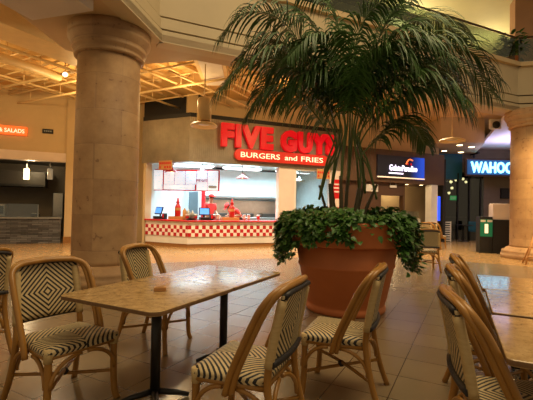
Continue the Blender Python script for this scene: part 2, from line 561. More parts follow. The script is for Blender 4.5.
# ------------------------------------------------------------------ stone columns
def column(loc, label, zt):
    t = thing('stone_column', label, 'column', loc, 0, None)
    r = .526
    MB().lathe([(r + .02, .33), (r, .40), (r, 2.2), (r - .012, zt - .5)], n=56).build('shaft', MT['stone'], t)
    MB().lathe([(r + .235, 0), (r + .235, .13), (r + .2, .15), (r + .22, .19), (r + .2, .235), (r + .12, .26), (r + .10, .30), (r + .02, .335)], n=56).build('plinth', MT['stone'], t)
    z = zt - .5
    MB().lathe([(r - .012, z), (r + .045, z + .01), (r + .05, z + .05), (r + .02, z + .06), (r + .03, z + .1), (r + .075, z + .13), (r + .09, z + .16), (r + .07, z + .17),
                (r + .09, z + .21), (r + .15, z + .3), (r + .16, z + .34), (r + .14, z + .35), (r + .155, z + .37), (r + .155, z + .5)], n=56).build('capital', MT['stone'], t)
    return t
column((-2.80, 6.8, 0), 'tall round stone column with a moulded capital, behind the two joined bistro tables', SZ)
column((7.82, 11.55, 0), 'tall round stone column beside the black podium and blue lit sign', SZ)

# ------------------------------------------------------------------ left shop
WA = R(25)
LW = fr((-6.93, 13.3), WA)            # s runs to the right along the shop front, d behind it
def lw_box(m, s0, s1, d0, d1, z0, z1, mi=0):
    m.box(((s0 + s1) / 2, (d0 + d1) / 2, (z0 + z1) / 2), (s1 - s0, d1 - d0, z1 - z0), mi=mi)
LWO = (-6.93, 13.3, 0)
m = MB(); lw_box(m, -7, .05, .0, .3, 3.05, 5.1); struct(m.build('wall_left', MT['cream_wall']), LWO, WA)
m = MB(); lw_box(m, -7, .05, -.06, .3, 2.76, 3.05); struct(m.build('trim_6', MT['pinkwhite']), LWO, WA)
m = MB(); lw_box(m, .05, .6, -.1, .35, .22, 5.1); struct(m.build('wall_pilaster', MT['cream_wall']), LWO, WA)
m = MB(); lw_box(m, .03, .62, -.12, .37, 0, .22); struct(m.build('baseboard_left', MT['wood_base']), LWO, WA)
m = MB(); lw_box(m, .6, 3.0, .1, .35, 0, 5.1); struct(m.build('wall_behind_column', MT['cream_wall']), LWO, WA)
m = MB(); lw_box(m, -7, .6, 2.9, 3.1, 0, 5.1); struct(m.build('wall_shop_back', MT['grey_wall']), LWO, WA)
m = MB(); lw_box(m, .2, .4, .3, 2.95, 0, 5.1); struct(m.build('wall_shop_side', MT['grey_wall']), LWO, WA)
m = MB(); lw_box(m, -7, .3, .3, 2.95, 2.85, 2.95); struct(m.build('ceiling_shop', MT['hood']), LWO, WA)
t = thing('service_counter', 'dark stacked-slate service counter in the shop left of the column', 'counter', LWO, WA)
m = MB(); lw_box(m, -5, -.05, .0, .8, 0, .82); m.build('counter_body', MT['ledge'], t)
m = MB(); lw_box(m, -5.02, -.03, -.05, .85, .82, .87); m.build('countertop', MT['steel'], t)
t = thing('sneeze_guard', 'clear glass sneeze guard standing on the slate counter', 'glass guard', LW(0, 0, .87), WA)
m = MB(); lw_box(m, -3.2, -.75, .12, .13, 0, .42); m.build('front_pane', MT['glass'], t)
m = MB(); lw_box(m, -3.2, -.75, .12, .5, .42, .435); m.build('top_pane', MT['glass'], t)
for s in (-3.2, -2.0, -.75):
    m = MB(); lw_box(m, s - .015, s + .015, .14, .17, 0, .42); m.build('post', MT['steel'], t)
t = thing('display_fridge', 'low steel food display behind the glass guard', 'display case', LW(-2.2, .7, .87), WA)
MB().box((0, .15, .2), (.9, .5, .4)).build('cabinet_body', MT['steel'], t, .02)
MB().box((0, -.11, .22), (.8, .02, .26)).build('front_pane', MT['dark_glass'], t)
t = thing('food_scale', 'small dark scale near the right end of the slate counter', 'scale', LW(-.85, .45, .87), WA)
MB().box((0, 0, .05), (.26, .22, .1)).build('scale_body', MT['black'], t, .02)
MB().box((0, 0, .115), (.22, .2, .02)).build('tray', MT['steel'], t, .005)
t = thing('exhaust_hood', 'long dark exhaust hood on the back wall of the left shop', 'hood', LW(-2.9, 2.3, 1.95), WA)
MB().prism([(-2.2, -.5), (2.2, -.5), (2.2, .6), (-2.2, .6)], 0, .55).build('hood_body', MT['hood'], t)
MB().box((0, -.52, .04), (4.4, .04, .08)).build('rim', MT['black'], t)
m = MB(); lw_box(m, -.45, -.1, 2.2, 2.85, 0, 1.75); tag(m.build('steel_cupboard', MT['steel'], None, .02), 'tall pale steel cupboard behind the right end of the slate counter', 'cupboard', loc=LWO, rz=WA)
def cyl_pendant(px, lit, label):
    p = at(px, 158, 13.6); q = at(px, 174, 13.6)
    t = thing('pendant_lamp', label, 'lamp', (p.x, p.y, q.z - .19))
    zc = 2.85 - q.z + .19
    MB().tube([(0, 0, .4), (0, 0, zc)], .012, 6).build('cord', MT['steel'], t)
    MB().lathe([(.0, .4), (.04, .4), (.05, .385), (.05, .37)], n=16).build('cap', MT['steel'], t)
    MB().lathe([(.08, 0), (.085, .01), (.085, .37), (.05, .375)], n=20).build('shade', MT['bulb'] if lit else MT['dim_bulb'], t)
cyl_pendant(27, True, 'brightly lit cylinder pendant lamp above the slate counter')
cyl_pendant(50.5, False, 'faintly lit cylinder pendant lamp right of the bright one')
t = thing('hanging_sign', 'orange lit sign with white capital letters over the left shop', 'sign', LW(-2.06, -.08, 3.68), WA)
MB().box((0, .02, 0), (1.9, .1, .28)).build('panel', MT['orange_panel'], t, .01)
shift(text_mb('& SALADS', .70, .13, .02, .012), (.53, -.045, -.01)).build('lettering', MT['white_letter'], t)
t = thing('number_plaque', 'small dark plaque on the tan wall right of the orange sign', 'plaque', LW(-.52, -.03, 3.76), WA)
MB().box((0, 0, 0), (.32, .04, .15)).build('panel', MT['black'], t, .008)
m = MB()
for k in range(4): MB().box((-.09 + .06 * k, -.025, 0), (.038, .01, .045)).build('letter_mark', MT['mid_grey'], t)

# ------------------------------------------------------------------ burger counter shop
KX = (-2.5, 12.47)
RA = R(22.9)                          # right run of the front
LA = R(-25)                           # left run, coming towards the corner
FG = fr(KX, RA)
LN = 1.97
FL = fr((KX[0] - LN * math.cos(LA), KX[1] - LN * math.sin(LA)), LA)
RO = (KX[0], KX[1], 0); LO = tuple(FL(0, 0, 0))
RL = 5.75
ZB, ZT = 2.78, 4.22
struct(MB().box((RL / 2, .1, (ZB + ZT) / 2), (RL, .2, ZT - ZB)).build('wall_front_right', MT['corrugated']), RO, RA)
struct(MB().box((LN / 2, .1, (ZB + ZT) / 2), (LN, .2, ZT - ZB)).build('wall_front_left', MT['corrugated']), LO, LA)
struct(MB().box((RL / 2, .14, ZT + .07), (RL, .24, .14)).build('trim_7', MT['black']), RO, RA)
struct(MB().box((LN / 2, .14, ZT + .07), (LN, .24, .14)).build('trim_8', MT['black']), LO, LA)
struct(MB().box((RL / 2 + .3, .6, 4.6), (RL + .6, .2, 1.0)).build('wall_over_front_right', MT['cream_wall']), RO, RA)
struct(MB().box((LN / 2 - .2, .7, 4.6), (LN + .6, .2, 1.0)).build('wall_over_front_left', MT['black']), LO, LA)
struct(MB().box((3.5, .16, 1.835), (.62, .24, 1.89)).build('wall_pillar', MT['pinkwhite']), RO, RA)
struct(MB().box((5.55, .15, 1.39), (.42, .3, 2.78)).build('wall_end', MT['pinkwhite']), RO, RA)
struct(MB().box((.14, .15, 1.39), (.10, .3, 2.78)).build('wall_end_left', MT['cream_wall']), LO, LA)
# kitchen box
ik = [FG(0, .3), FG(5.6, .3), FG(5.6, 4.2), FG(-1.2, 4.4), FL(.1, 3.2), FL(.1, .3)]
struct(MB().prism([(p.x, p.y) for p in ik], 2.95, 3.05).build('ceiling_kitchen', MT['white_tile']))
def wall_seg(a, b, z0, z1, name, mt, th=.12):
    a = Vector(a[:2]); b = Vector(b[:2]); d = b - a; c = (a + b) / 2
    struct(MB().box((0, 0, (z0 + z1) / 2), (d.length, th, z1 - z0)).build(name, mt), (c.x, c.y, 0), math.atan2(d.y, d.x))
wall_seg(ik[1], ik[2], 0, 3, 'wall_kitchen_right', MT['white_tile'])
wall_seg(ik[2], ik[3], 0, 3, 'wall_kitchen_back', MT['white_tile'])
wall_seg(ik[3], ik[4], 0, 3, 'wall_kitchen_corner', MT['white_tile'])
wall_seg(ik[4], ik[5], 0, 3, 'wall_kitchen_left', MT['white_tile'])
# counters: two runs that meet at the corner
def counter_run(L, loc, rz, label, s0=0.0):
    t = thing('checkered_counter', label, 'counter', loc, rz)
    MB().box(((s0 + L) / 2, .35, .48), (L - s0, .66, .72)).build('counter_body', MT['white'], t)
    MB().box(((s0 + L) / 2, .012, .5370), (L - s0 - .02, .03, .354)).build('checker_band', MT['checker'], t)
    MB().box(((s0 + L) / 2, .35, .06), (L - s0, .62, .12)).build('base', MT['wood_base'], t)
    MB().box(((s0 + L) / 2, .33, .86), (L - s0 + .02, .76, .045)).build('countertop', MT['red'], t, .008)
    return t
counter_run(5.3, RO, RA, 'long white counter with a red checker band and red top, under the red letter sign', 0.0)
counter_run(LN, LO, LA, 'short angled end of the red-checkered counter, below the menu board', .22)

# signs
t = thing('storefront_sign', 'huge red lit block letters on the corrugated front above the burger counter', 'sign', FG(3.32, -.1, 3.72), RA)
shift(text_mb('FIVE', 1.86, .78, .14, .06, 0, 1.16), (-1.38, 0, 0)).build('lettering', MT['red_sign'], t)
shift(text_mb('GUYS', 2.26, .77, .14, .06, 0, 1.16), (.98, 0, -.02)).build('lettering', MT['red_sign'], t)
t = thing('tagline_sign', 'red lit strip sign with thin cream lettering, below the big block letters', 'sign', FG(3.3, -.06, 3.11), RA)
mm = MB()
pl = [(-1.62 + .19 * math.cos(a), .19 * math.sin(a)) for a in [PI / 2 + PI * k / 8 for k in range(9)]] + [(1.62 + .19 * math.cos(a), .19 * math.sin(a)) for a in [-PI / 2 + PI * k / 8 for k in range(9)]]
mm.prism(pl, 0, .1)
mm.v = [(x, z - .05, y) for x, y, z in mm.v]; mm.f = [f[::-1] for f in mm.f]
mm.build('panel', MT['red_panel'], t)
shift(text_mb('BURGERS', 1.44, .18, .02, .0), (-.88, -.06, .0)).build('lettering', MT['white_letter'], t)
shift(text_mb('and', .48, .175, .02, .004), (.27, -.06, .0)).build('lettering', MT['white_letter'], t)
shift(text_mb('FRIES', .9, .18, .02, .0), (1.13, -.06, .0)).build('lettering', MT['white_letter'], t)

t = thing('menu_board', 'wide pale menu board with a red frame hanging over the left end of the counter', 'menu board', FL(1.20, .9, 1.88), R(-3))
MB().box((0, 0, .36), (2.36, .04, .74)).build('frame', MT['red'], t)
for k in range(6):
    MB().box((-1.0 + .385 * k + (.02 if k else -.01), -.03, .36 + (.09 if 0 < k < 4 else 0)), (.365, .02, .68 if k in (0, 4, 5) else .46)).build('panel', MT['menu'], t)
MB().box((-.235, -.03, .12), (1.1, .02, .18)).build('panel', MT['menu'], t)
shift(text_mb('FIVE GUYS', .36, .1, .01, .02), (.56, -.05, .36)).build('lettering', MT['red'], t)
MB().box((.94, -.045, .14), (.28, .01, .1)).build('notice', MT['mid_grey'], t)
for s in (-.8, .8): MB().tube([(s, 0, .73), (s, 0, .95)], .01, 6).build('hanger', MT['steel'], t)

def plank_sign(loc, rz, label, w=.54, h=.3):
    t = thing('plank_sign', label, 'sign', loc, rz)
    MB().box((0, 0, 0), (w, .03, h)).build('panel', MT['wood'], t, .006)
    m = MB()
    for r_, n_ in ((.06, 6), (-.07, 5)):
        for k in range(n_):
            if n_ == 5 and k == 1: continue
            MB().box((-w * .38 + w * .76 * k / (n_ - 1), -.02, r_), (w * .1, .012, .075)).build('letter_mark', MT['red'], t)
plank_sign(FL(1.04, -.03, 2.68), LA, 'small wooden sign with red print hanging above the menu board')
plank_sign(FG(4.96, -.03, 2.62), RA, 'small wooden sign with red print above the right kitchen window', .56, .36)

def shade_lamp(p, mt, label, ztop):
    t = thing('pendant_lamp', label, 'lamp', p)
    MB().lathe([(.24, 0), (.22, .03), (.12, .09), (.06, .12), (.05, .17), (.0, .18)], n=24, cap=False).build('shade', mt, t)
    MB().tube([(0, 0, .17), (0, 0, ztop - p[2])], .012, 6).build('cord', MT['black'], t)
    MB().ball((0, 0, .05), .045, 10, 6).build('bulb', MT['bulb'], t)
shade_lamp(tuple(FG(2.2, 1.1, 2.40)), MT['red_lamp'], 'red enamel pendant lamp hanging over the kitchen', 2.95)
shade_lamp(tuple(FG(.72, 1.2, 2.52)), MT['steel'], 'metal pendant lamp behind the menu board', 2.95)
shade_lamp(tuple(FG(4.62, 1.2, 2.42)), MT['steel'], 'metal pendant lamp seen through the right kitchen window', 2.95)
shade_lamp(tuple(FL(.8, .6, 2.5)), MT['red_lamp'], 'red pendant lamp tucked above the menu board', 2.95)

# kitchen fittings
BK = fr(tuple(ik[3])[:2], math.atan2(ik[2].y - ik[3].y, ik[2].x - ik[3].x))
BA = math.atan2(ik[2].y - ik[3].y, ik[2].x - ik[3].x)
t = thing('kitchen_hood', 'long white exhaust hood along the kitchen back wall', 'hood', BK(3.2, -.75, 1.72), BA)
MB().prism([(-3.1, -.55), (3.1, -.55), (3.1, .6), (-3.1, .6)], 0, 1.15).build('hood_body', MT['white_tile'], t)
MB().box((0, -.56, .03), (6.2, .04, .08)).build('rim', MT['steel'], t)
t = thing('grill_line', 'row of steel grills and fryers under the kitchen hood', 'kitchen range', BK(3.2, -.55, 0), BA)
MB().box((0, 0, .46), (6.0, .8, .92)).build('cabinet_body', MT['steel'], t, .02)
MB().box((0, .36, 1.28), (6.2, .06, .72)).build('backsplash', MT['backsplash'], t)
for k in range(5): MB().box((-2.4 + 1.2 * k, -.05, 1.0), (.8, .5, .16)).build('griddle', MT['hood'], t, .02)
for k in range(3):
    s = (.5, 2.4, 4.6)[k]
    t = thing('strip_light', ('white fluorescent strip light at the left of the kitchen ceiling', 'white fluorescent strip light above the middle of the kitchen', 'white fluorescent strip light behind the right kitchen window')[k], 'light', FG(s, 1.7, 2.80), RA, 'kitchen strip lights')
    MB().box((0, 0, .02), (1.5, .26, .06)).build('housing', MT['white'], t)
    for e in (-.6, .6): MB().tube([(e, 0, .05), (e, 0, .15)], .01, 6).build('hanger', MT['white'], t)
    MB().box((0, 0, -.02), (1.4, .2, .03)).build('diffuser', MT['tube'], t)
# right window of the shop
t = struct(MB().box((4.6, .1, 1.85), (1.5, .02, 1.8)).build('window_1', MT['glass']), RO, RA)
m = MB()
for s in (3.85, 5.32): m.box((s, .1, 1.85), (.07, .1, 1.86))
m.box((4.6, .1, 2.75), (1.5, .1, .07))
fo = m.build('window_frame', MT['white'], t)
# staff door at the left
t = struct(MB().box((.62, 2.2, 1.05), (.75, .05, 2.1)).build('door_1', MT['white_tile']), LO, LA)
MB().box((.62, 2.16, 1.3), (.4, .04, 1.2)).build('pane', MT['dark_glass'], t)
m = MB(); m.box((1.05, 2.2, 1.1), (.1, .12, 2.2)); m.box((.62, 2.2, 2.17), (.95, .12, .12)); m.build('door_frame', MT['red'], t)

# things on the counter
def register(p, rz, label):
    t = thing('cash_register', label, 'cash register', p, rz)
    MB().box((0, 0, .05), (.3, .3, .1)).build('base', MT['black'], t, .015)
    MB().tube([(0, .05, .08), (0, .05, .24)], .03, 8).build('stand', MT['black'], t)
    m = MB(); m.box((0, 0, 0), (.36, .04, .26))
    o = m.build('screen_housing', MT['black'], t, .01); o.location = (0, -.02, .29); o.rotation_euler = (R(-18), 0, R(-12))
    s = MB().box((0, -.022, 0), (.3, .008, .2)).build('screen', MT['monitor'], o)
    MB().box((.24, -.02, .1), (.1, .16, .2)).build('card_reader', MT['black'], t, .01)
    MB().box((.24, -.105, .12), (.07, .012, .12)).build('keypad', MT['red'], t)
register(tuple(FL(.52, .35, .88)), LA, 'black till with a blue screen at the left end of the counter')
register(tuple(FG(.63, .4, .88)), RA, 'black till with a blue screen on the counter, right of the corner')
def bottle(p, label):
    t = thing('sauce_bottle', label, 'bottle', p)
    MB().lathe([(.09, 0), (.1, .01), (.1, .3), (.085, .36), (.05, .42), (.045, .44)], n=20).build('bottle_body', MT['red'], t)
    MB().lathe([(.06, .44), (.06, .50), (.04, .52), (.03, .60), (.012, .64)], n=16).build('cap', MT['red'], t)
    MB().lathe([(.103, .2), (.103, .29)], n=20, cap=False).build('paper_label', MT['wood'], t)
bottle(tuple(FL(1.24, .42, .99)), 'tall red sauce bottle on the wooden crate by the left till')
bottle(tuple(FG(1.6, .42, .99)), 'tall red sauce bottle on the wooden crate at the middle of the counter')
def crate(p, rz, label):
    t = thing('wooden_crate', label, 'crate', p, rz)
    m = MB(); m.box((0, 0, .012), (.6, .34, .024)); m.build('bottom', MT['wood'], t)
    for a, b in ((0, -.165), (0, .165)): MB().box((a, b, .055), (.6, .014, .11)).build('side_panel', MT['wood'], t)
    for a in (-.295, .295): MB().box((a, 0, .055), (.014, .33, .11)).build('end_panel', MT['wood'], t)
    MB().box((0, 0, .098), (.57, .31, .02)).build('lid', MT['wood'], t)
crate(tuple(FL(1.28, .42, .882)), LA, 'low wooden crate under the left red bottle')
crate(tuple(FG(1.52, .42, .882)), RA, 'low wooden crate under the middle red bottle')
for k, (s, d, mt) in enumerate(((.2, .5, 'white'), (.34, .42, 'red'), (.05, .35, 'red'), (1.0, .5, 'red'), (1.08, .36, 'white'), (2.05, .4, 'white'), (2.25, .5, 'white'), (2.6, .45, 'red'))):
    t = thing('paper_cup', ('white paper cup left of the second till', 'red-striped paper cup just left of the second till', 'red-striped paper cup at the counter corner', 'red-striped paper cup right of the second till',
        'white paper cup right of the second till', 'white paper cup right of the middle crate', 'second white paper cup right of the middle crate', 'red-striped paper cup by the pink pillar')[k], 'cup', FG(s, d, .882), 0, 'paper cups on the checkered counter')
    MB().lathe([(.045, 0), (.06, .17), (.064, .175)], n=16).build('cup_body', MT['white'], t)
    MB().lathe([(.052, .06), (.0585, .13)], n=16, cap=False).build('stripe', MT[mt], t)
    MB().lathe([(.066, .17), (.066, .185), (.04, .2), (0, .2)], n=16).build('lid', MT['white'], t)
for k in range(3):
    tag(MB().lathe([(.05, 0), (.07, .02), (.07, .3 - .04 * k), (.02, .36 - .04 * k), (.02, .4 - .04 * k), (0, .4 - .04 * k)], n=14).build('syrup_jar', MT[('wood', 'steel', 'steel')[k]]),
        ('pale jug on the counter between left till and corner', 'steel jug beside the first red bottle', 'small steel jug near the counter corner')[k], 'jug', loc=tuple(FL(1.5 + .16 * k, .45, .882)))
# poster
t = thing('wall_poster', 'red and cream poster on the end wall right of the kitchen window', 'poster', FG(5.55, -.02, 1.35), RA)
MB().box((0, 0, .55), (.4, .03, 1.1)).build('panel', MT['red'], t)
MB().box((0, -.02, .22), (.36, .01, .32)).build('print_area', MT['pinkwhite'], t)
m = MB()
for z, w in ((.92, .24), (.78, .28), (.64, .22)): MB().box((0, -.02, z), (w, .01, .06)).build('letter_mark', MT['white'], t)

# ------------------------------------------------------------------ kitchen workers
def skin_mesh(verts, edges, radii, name, mt, parent, lev=2):
    me = bpy.data.meshes.new(name); me.from_pydata(verts, edges, [])
    o = bpy.data.objects.new(name, me); COL.objects.link(o)
    md = o.modifiers.new('s', 'SKIN'); md.use_smooth_shade = True
    for i, r_ in enumerate(radii):
        r2 = r_ if isinstance(r_, tuple) else (r_, r_)
        me.skin_vertices[0].data[i].radius = r2
    me.skin_vertices[0].data[0].use_root = True
    sb = o.modifiers.new('d', 'SUBSURF'); sb.levels = lev; sb.render_levels = lev
    dg = bpy.context.evaluated_depsgraph_get()
    m2 = bpy.data.meshes.new_from_object(o.evaluated_get(dg))
    bpy.data.objects.remove(o)
    m2.materials.append(mt)
    for p in m2.polygons: p.use_smooth = True
    n = bpy.data.objects.new(name, m2); COL.objects.link(n); n.parent = parent
    return n
def person(loc, rz, label, bend):
    t = thing('person', label, 'person', loc, rz)
    def B(x, y, z):                       # lean the upper body forward (-y is the front) about the hips
        if z <= .95: return (x, y, z)
        c, s_ = math.cos(bend), math.sin(bend); h = z - .95
        return (x, y * c - h * s_, .95 + h * c + y * s_)
    V = [B(0, 0, .95), B(0, 0, 1.15), B(0, .01, 1.38), B(0, 0, 1.50), B(0, -.02, 1.62), B(0, -.03, 1.72)]
    E = [(0, 1), (1, 2), (2, 3), (3, 4), (4, 5)]; Rr = [(.16, .11), (.145, .1), (.17, .1), .055, (.078, .095), (.07, .085)]
    for sx in (-1, 1):
        k = len(V)
        V += [B(sx * .19, .01, 1.41), B(sx * .25, -.03, 1.16), (sx * .22, B(0, 0, 1.16)[1] - .22, 1.02), (sx * .2, B(0, 0, 1.16)[1] - .31, 1.0)]
        E += [(2, k), (k, k + 1), (k + 1, k + 2), (k + 2, k + 3)]; Rr += [.062, .046, .036, .03]
        h = k + 3
        for f in range(4):
            V.append((V[h][0] + (f - 1.5) * .02, V[h][1] - (.085, .095, .09, .075)[(f if sx > 0 else 3 - f)], V[h][2] - .015)); E.append((h, len(V) - 1)); Rr.append(.009)
        V.append((V[h][0] - sx * .05, V[h][1] - .035, V[h][2] + .01)); E.append((h, len(V) - 1)); Rr.append(.01)
        k = len(V)
        V += [(sx * .1, 0, .88), (sx * .11, -.01, .48), (sx * .11, .02, .09), (sx * .11, -.1, .05)]
        E += [(0, k), (k, k + 1), (k + 1, k + 2), (k + 2, k + 3)]; Rr += [.095, .062, .045, .042]
    skin_mesh(V, E, Rr, 'body', MT['skin'], t)
    SV = [B(0, 0, .9), B(0, 0, 1.15), B(0, .01, 1.38), B(0, .0, 1.455)]; SE = [(0, 1), (1, 2), (2, 3)]; SR = [(.185, .14), (.175, .125), (.195, .12), .075]
    for sx in (-1, 1):
        k = len(SV); SV += [B(sx * .2, .01, 1.41), B(sx * .245, -.025, 1.2)]; SE += [(2, k), (k, k + 1)]; SR += [.083, .068]
    skin_mesh(SV, SE, SR, 'shirt', MT['red_shirt'], t)
    PV = [(0, 0, .95)]; PE = []; PR = [(.18, .13)]
    for sx in (-1, 1):
        k = len(PV); PV += [(sx * .1, 0, .86), (sx * .11, -.01, .48), (sx * .11, .02, .1)]; PE += [(0, k), (k, k + 1), (k + 1, k + 2)]; PR += [.108, .078, .062]
    skin_mesh(PV, PE, PR, 'trousers', MT['trousers'], t)
    hc = Vector(B(0, -.02, 1.68))
    Rm = Matrix.Rotation(bend, 4, 'X')
    def head_part(mb, name, mt):
        mb.v = [tuple(hc + (Rm @ Vector(v))) for v in mb.v]
        return mb.build(name, mt, t)
    head_part(MB().ball((0, .02, .03), (.088, .105, .1)), 'hair', MT['hair'])
    head_part(MB().ball((0, .005, .07), (.098, .115, .075)).prism([(-.07, -.09), (.07, -.09), (.05, -.19), (-.05, -.19)], .055, .068), 'cap', MT['red_shirt'])
    f = MB().ball((0, -.1, -.02), (.014, .022, .022), 8, 6)
    for sx in (-1, 1): f.ball((sx * .082, 0, -.015), (.014, .024, .032), 8, 6)
    head_part(f, 'face', MT['skin'])
    f = MB()
    for sx in (-1, 1): f.ball((sx * .032, -.088, .012), (.012, .008, .008), 8, 6)
    f.ball((0, -.092, -.062), (.026, .008, .006), 8, 6)
    head_part(f, 'eyes_and_mouth', MT['hair'])
person(tuple(FG(1.15, 1.75, 0)), RA + R(25), 'person in a red shirt and red cap behind the second till', .12)
person(tuple(FG(2.42, 1.9, 0)), RA - R(70), 'person in a red shirt bending over beside the pink pillar', .95)

# ------------------------------------------------------------------ dessert shop to the right
GO = tuple(FG(5.78, 0, 0)); GL = 5.15
struct(MB().box((GL / 2, .1, 3.1), (GL, .3, 1.3)).build('wall_dessert_front', MT['brown']), GO, RA)
struct(MB().box((GL / 2, .35, 4.5), (GL, .2, 1.5)).build('wall_over_dessert', MT['cream_wall']), GO, RA)
struct(MB().box((.97, .2, 1.23), (1.94, .2, 2.46)).build('wall_dessert_left', MT['plum']), GO, RA)
struct(MB().box((2.5, .2, 2.2), (1.12, .2, .52)).build('wall_dessert_lintel', MT['plum']), GO, RA)
struct(MB().box((3.1, .2, 1.23), (.09, .22, 2.46)).build('trim_10', MT['brown']), GO, RA)
struct(MB().box((1.15, 1.6, 1.25), (2.3, .2, 2.5)).build('wall_dessert_back', MT['cream_wall']), GO, RA)
struct(MB().box((4.1, 1.6, 1.25), (3.6, .2, 2.5)).build('wall_dessert_light', MT['cream_wall']), GO, RA)
struct(MB().box((2.6, .85, 2.5), (5.2, 1.3, .1)).build('ceiling_dessert', MT['plum']), GO, RA)
struct(MB().box((4.62, .12, 1.22), (.34, .34, 2.45)).build('wall_dessert_pier', MT['white']), GO, RA)
t = thing('lit_panel', 'narrow glowing blue panel beside the white pier', 'light panel', tuple(fr(GO[:2], RA)(4.97, .1, .9)), RA)
MB().box((0, .02, .55), (.24, .06, 1.1)).build('housing', MT['black'], t)
MB().box((0, -.02, .55), (.2, .03, 1.04)).build('diffuser', MT['blue_glow'], t)
GF = fr(GO[:2], RA)
t = thing('dessert_sign', 'dark display sign fading to blue with pale lettering, on the brown front', 'sign', tuple(GF(1.62, -.1, 2.62)), RA)
MB().box((1.15, .02, .45), (2.4, .08, .9)).build('panel', MT['screen'], t)
shift(text_mb('GelatoParadiso', 1.42, .24, .02, .02), (1.22, -.05, .42)).build('lettering', MT['sign_text'], t)
shift(MB().box((0, 0, 0), (.72, .012, .05)), (.85, -.04, .2)).build('subtitle_bar', MT['sign_text'], t)
m = MB(); m.tube(catmull([(1.36, -.04, .6), (1.45, -.04, .74), (1.55, -.04, .8), (1.7, -.04, .76)]), .025, 6); m.build('scoop_mark', MT['orange_light'], t)
m = MB(); m.ball((1.44, -.04, .62), (.05, .015, .05), 10, 6); m.ball((1.62, -.04, .6), (.05, .015, .05), 10, 6); m.build('dot_mark', MT['red_sign'], t)
MB().box((1.15, -.02, .03), (2.4, .06, .045)).build('light_strip', MT['strip'], t)
for k in range(6):
    t = thing('downlight', 'small round downlight in the underside of the brown shop front', 'light', tuple(GF(1.0 + .78 * k, .2 - .0, 2.44)), 0, 'downlights under the brown shop front')
    MB().lathe([(.08, -.015), (.09, 0), (.09, .012)], n=16).build('trim_ring', MT['steel'], t)
    MB().lathe([(.0, -.018), (.065, -.018), (.07, -.01)], n=16).build('lens', MT['downlight'], t)
t = thing('price_board', 'white price board on the dark wall left of the dessert shop opening', 'board', tuple(GF(1.48, .08, 2.06)), RA)
MB().box((0, 0, .15), (.58, .03, .30)).build('panel', MT['white'], t, .01)
m = MB()
for k in range(4): MB().box((-.02 + .06 * k, -.02, .1), (.045, .01, .06)).build('letter_mark', MT['mid_grey'], t)
t = thing('hanging_notice', 'small white notice lit under the brown shop front', 'notice', tuple(GF(2.5, .06, 2.24)), RA)
MB().box((0, 0, .06), (.34, .03, .09)).build('panel', MT['white'], t)
for s in (-.14, .14): MB().tube([(s, 0, .1), (s, 0, .21)], .008, 6).build('hanger', MT['steel'], t)
t = thing('dessert_cabinet', 'long pale dessert cabinet standing inside the shop under the dark display sign', 'display case', tuple(GF(2.5, .75, 0)), RA)
MB().box((0, 0, .5), (3.6, .7, 1.0)).build('cabinet_body', MT['white'], t, .02)
MB().box((0, -.1, 1.16), (3.5, .4, .3)).build('glass_hood', MT['glass'], t)
for k in range(3):
    tag(MB().lathe([(.1, 0), (.14, .06), (.14, .14), (.06, .22), (0, .24)], n=14).build('ice_cream_tub', MT['white']), 'white tub on the dessert cabinet', 'tub', 'white tubs on the dessert cabinet', loc=tuple(GF(.8 + .5 * k, .75, 1.31)))

# ------------------------------------------------------------------ restaurant with the blue sign
WB = 18.8
struct(MB().box((8.55, WB + .1, 2.45 + 1.55), (1.7, .3, 2.2)).build('wall_teal', MT['teal']))
struct(MB().box((8.25, WB, 1.5), (.34, .4, 3.0)).build('wall_teal_pier', MT['teal']))
struct(MB().box((15, WB + .1, 4.2), (11.2, .3, 1.8)).build('wall_over_restaurant', MT['concrete']))
struct(MB().box((10.6, WB + .5, 1.65), (.45, .9, 3.3)).build('wall_concrete_pier', MT['concrete']))
struct(MB().box((13.0, WB + .4, 1.65), (4.3, .3, 3.3)).build('wall_restaurant_right', MT['concrete']))
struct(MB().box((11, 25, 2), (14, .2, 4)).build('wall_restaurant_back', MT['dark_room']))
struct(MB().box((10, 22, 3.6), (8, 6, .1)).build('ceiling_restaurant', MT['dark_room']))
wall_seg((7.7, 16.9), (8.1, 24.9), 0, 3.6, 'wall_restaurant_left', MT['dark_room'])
struct(MB().box((9.45, WB, 1.6), (2.0, .03, 3.2)).build('window_2', MT['dark_glass']))
m = MB()
for x in (8.5, 9.2, 9.75, 10.3): m.box((x, WB - .02, 1.6), (.06, .08, 3.2))
m.build('window_frame', MT['black'], bpy.data.objects['window_2'])
t = thing('restaurant_sign', 'blue lit sign with glowing cyan capital letters beside the right column', 'sign', (9.22, WB - .7, 3.0))
MB().box((1.6, .05, .42), (3.2, .12, .84)).build('frame', MT['plum'], t)
MB().box((1.6, -.03, .42), (3.06, .05, .68)).build('panel', MT['navy_panel'], t)
shift(text_mb("WAHOO'S", 2.3, .54, .06, .03, 0, 1.05), (1.36, -.09, .42)).build('lettering', MT['cyan_letter'], t)
for s in (.6, 2.5): MB().box((s, .4, .9), (.08, .08, .5)).build('bracket', MT['black'], t)
MB().box((.6, .32, 1.1), (.08, .7, .08)).build('bracket', MT['black'], t)
for k, (px, py) in enumerate(((451, 182), (452, 188), (449, 193), (463, 179), (456, 180), (466, 182))):
    p = at(px, py, 20.5 + .4 * k)
    t = thing('globe_lamp', 'small bare warm bulb hanging inside the dark restaurant', 'lamp', tuple(p), 0, 'bulbs hanging inside the dark restaurant')
    MB().ball((0, 0, 0), .075, 12, 8).build('bulb', MT['bulb'], t)
    MB().tube([(0, 0, .09), (0, 0, max(.2, 3.55 - p.z))], .012, 6).build('cord', MT['black'], t)
p = at(453, 198, 23)
t = thing('exit_sign', 'small green lit exit sign deep inside the dark restaurant', 'sign', tuple(p))
MB().box((0, .02, 0), (.42, .08, .3)).build('housing', MT['black'], t)
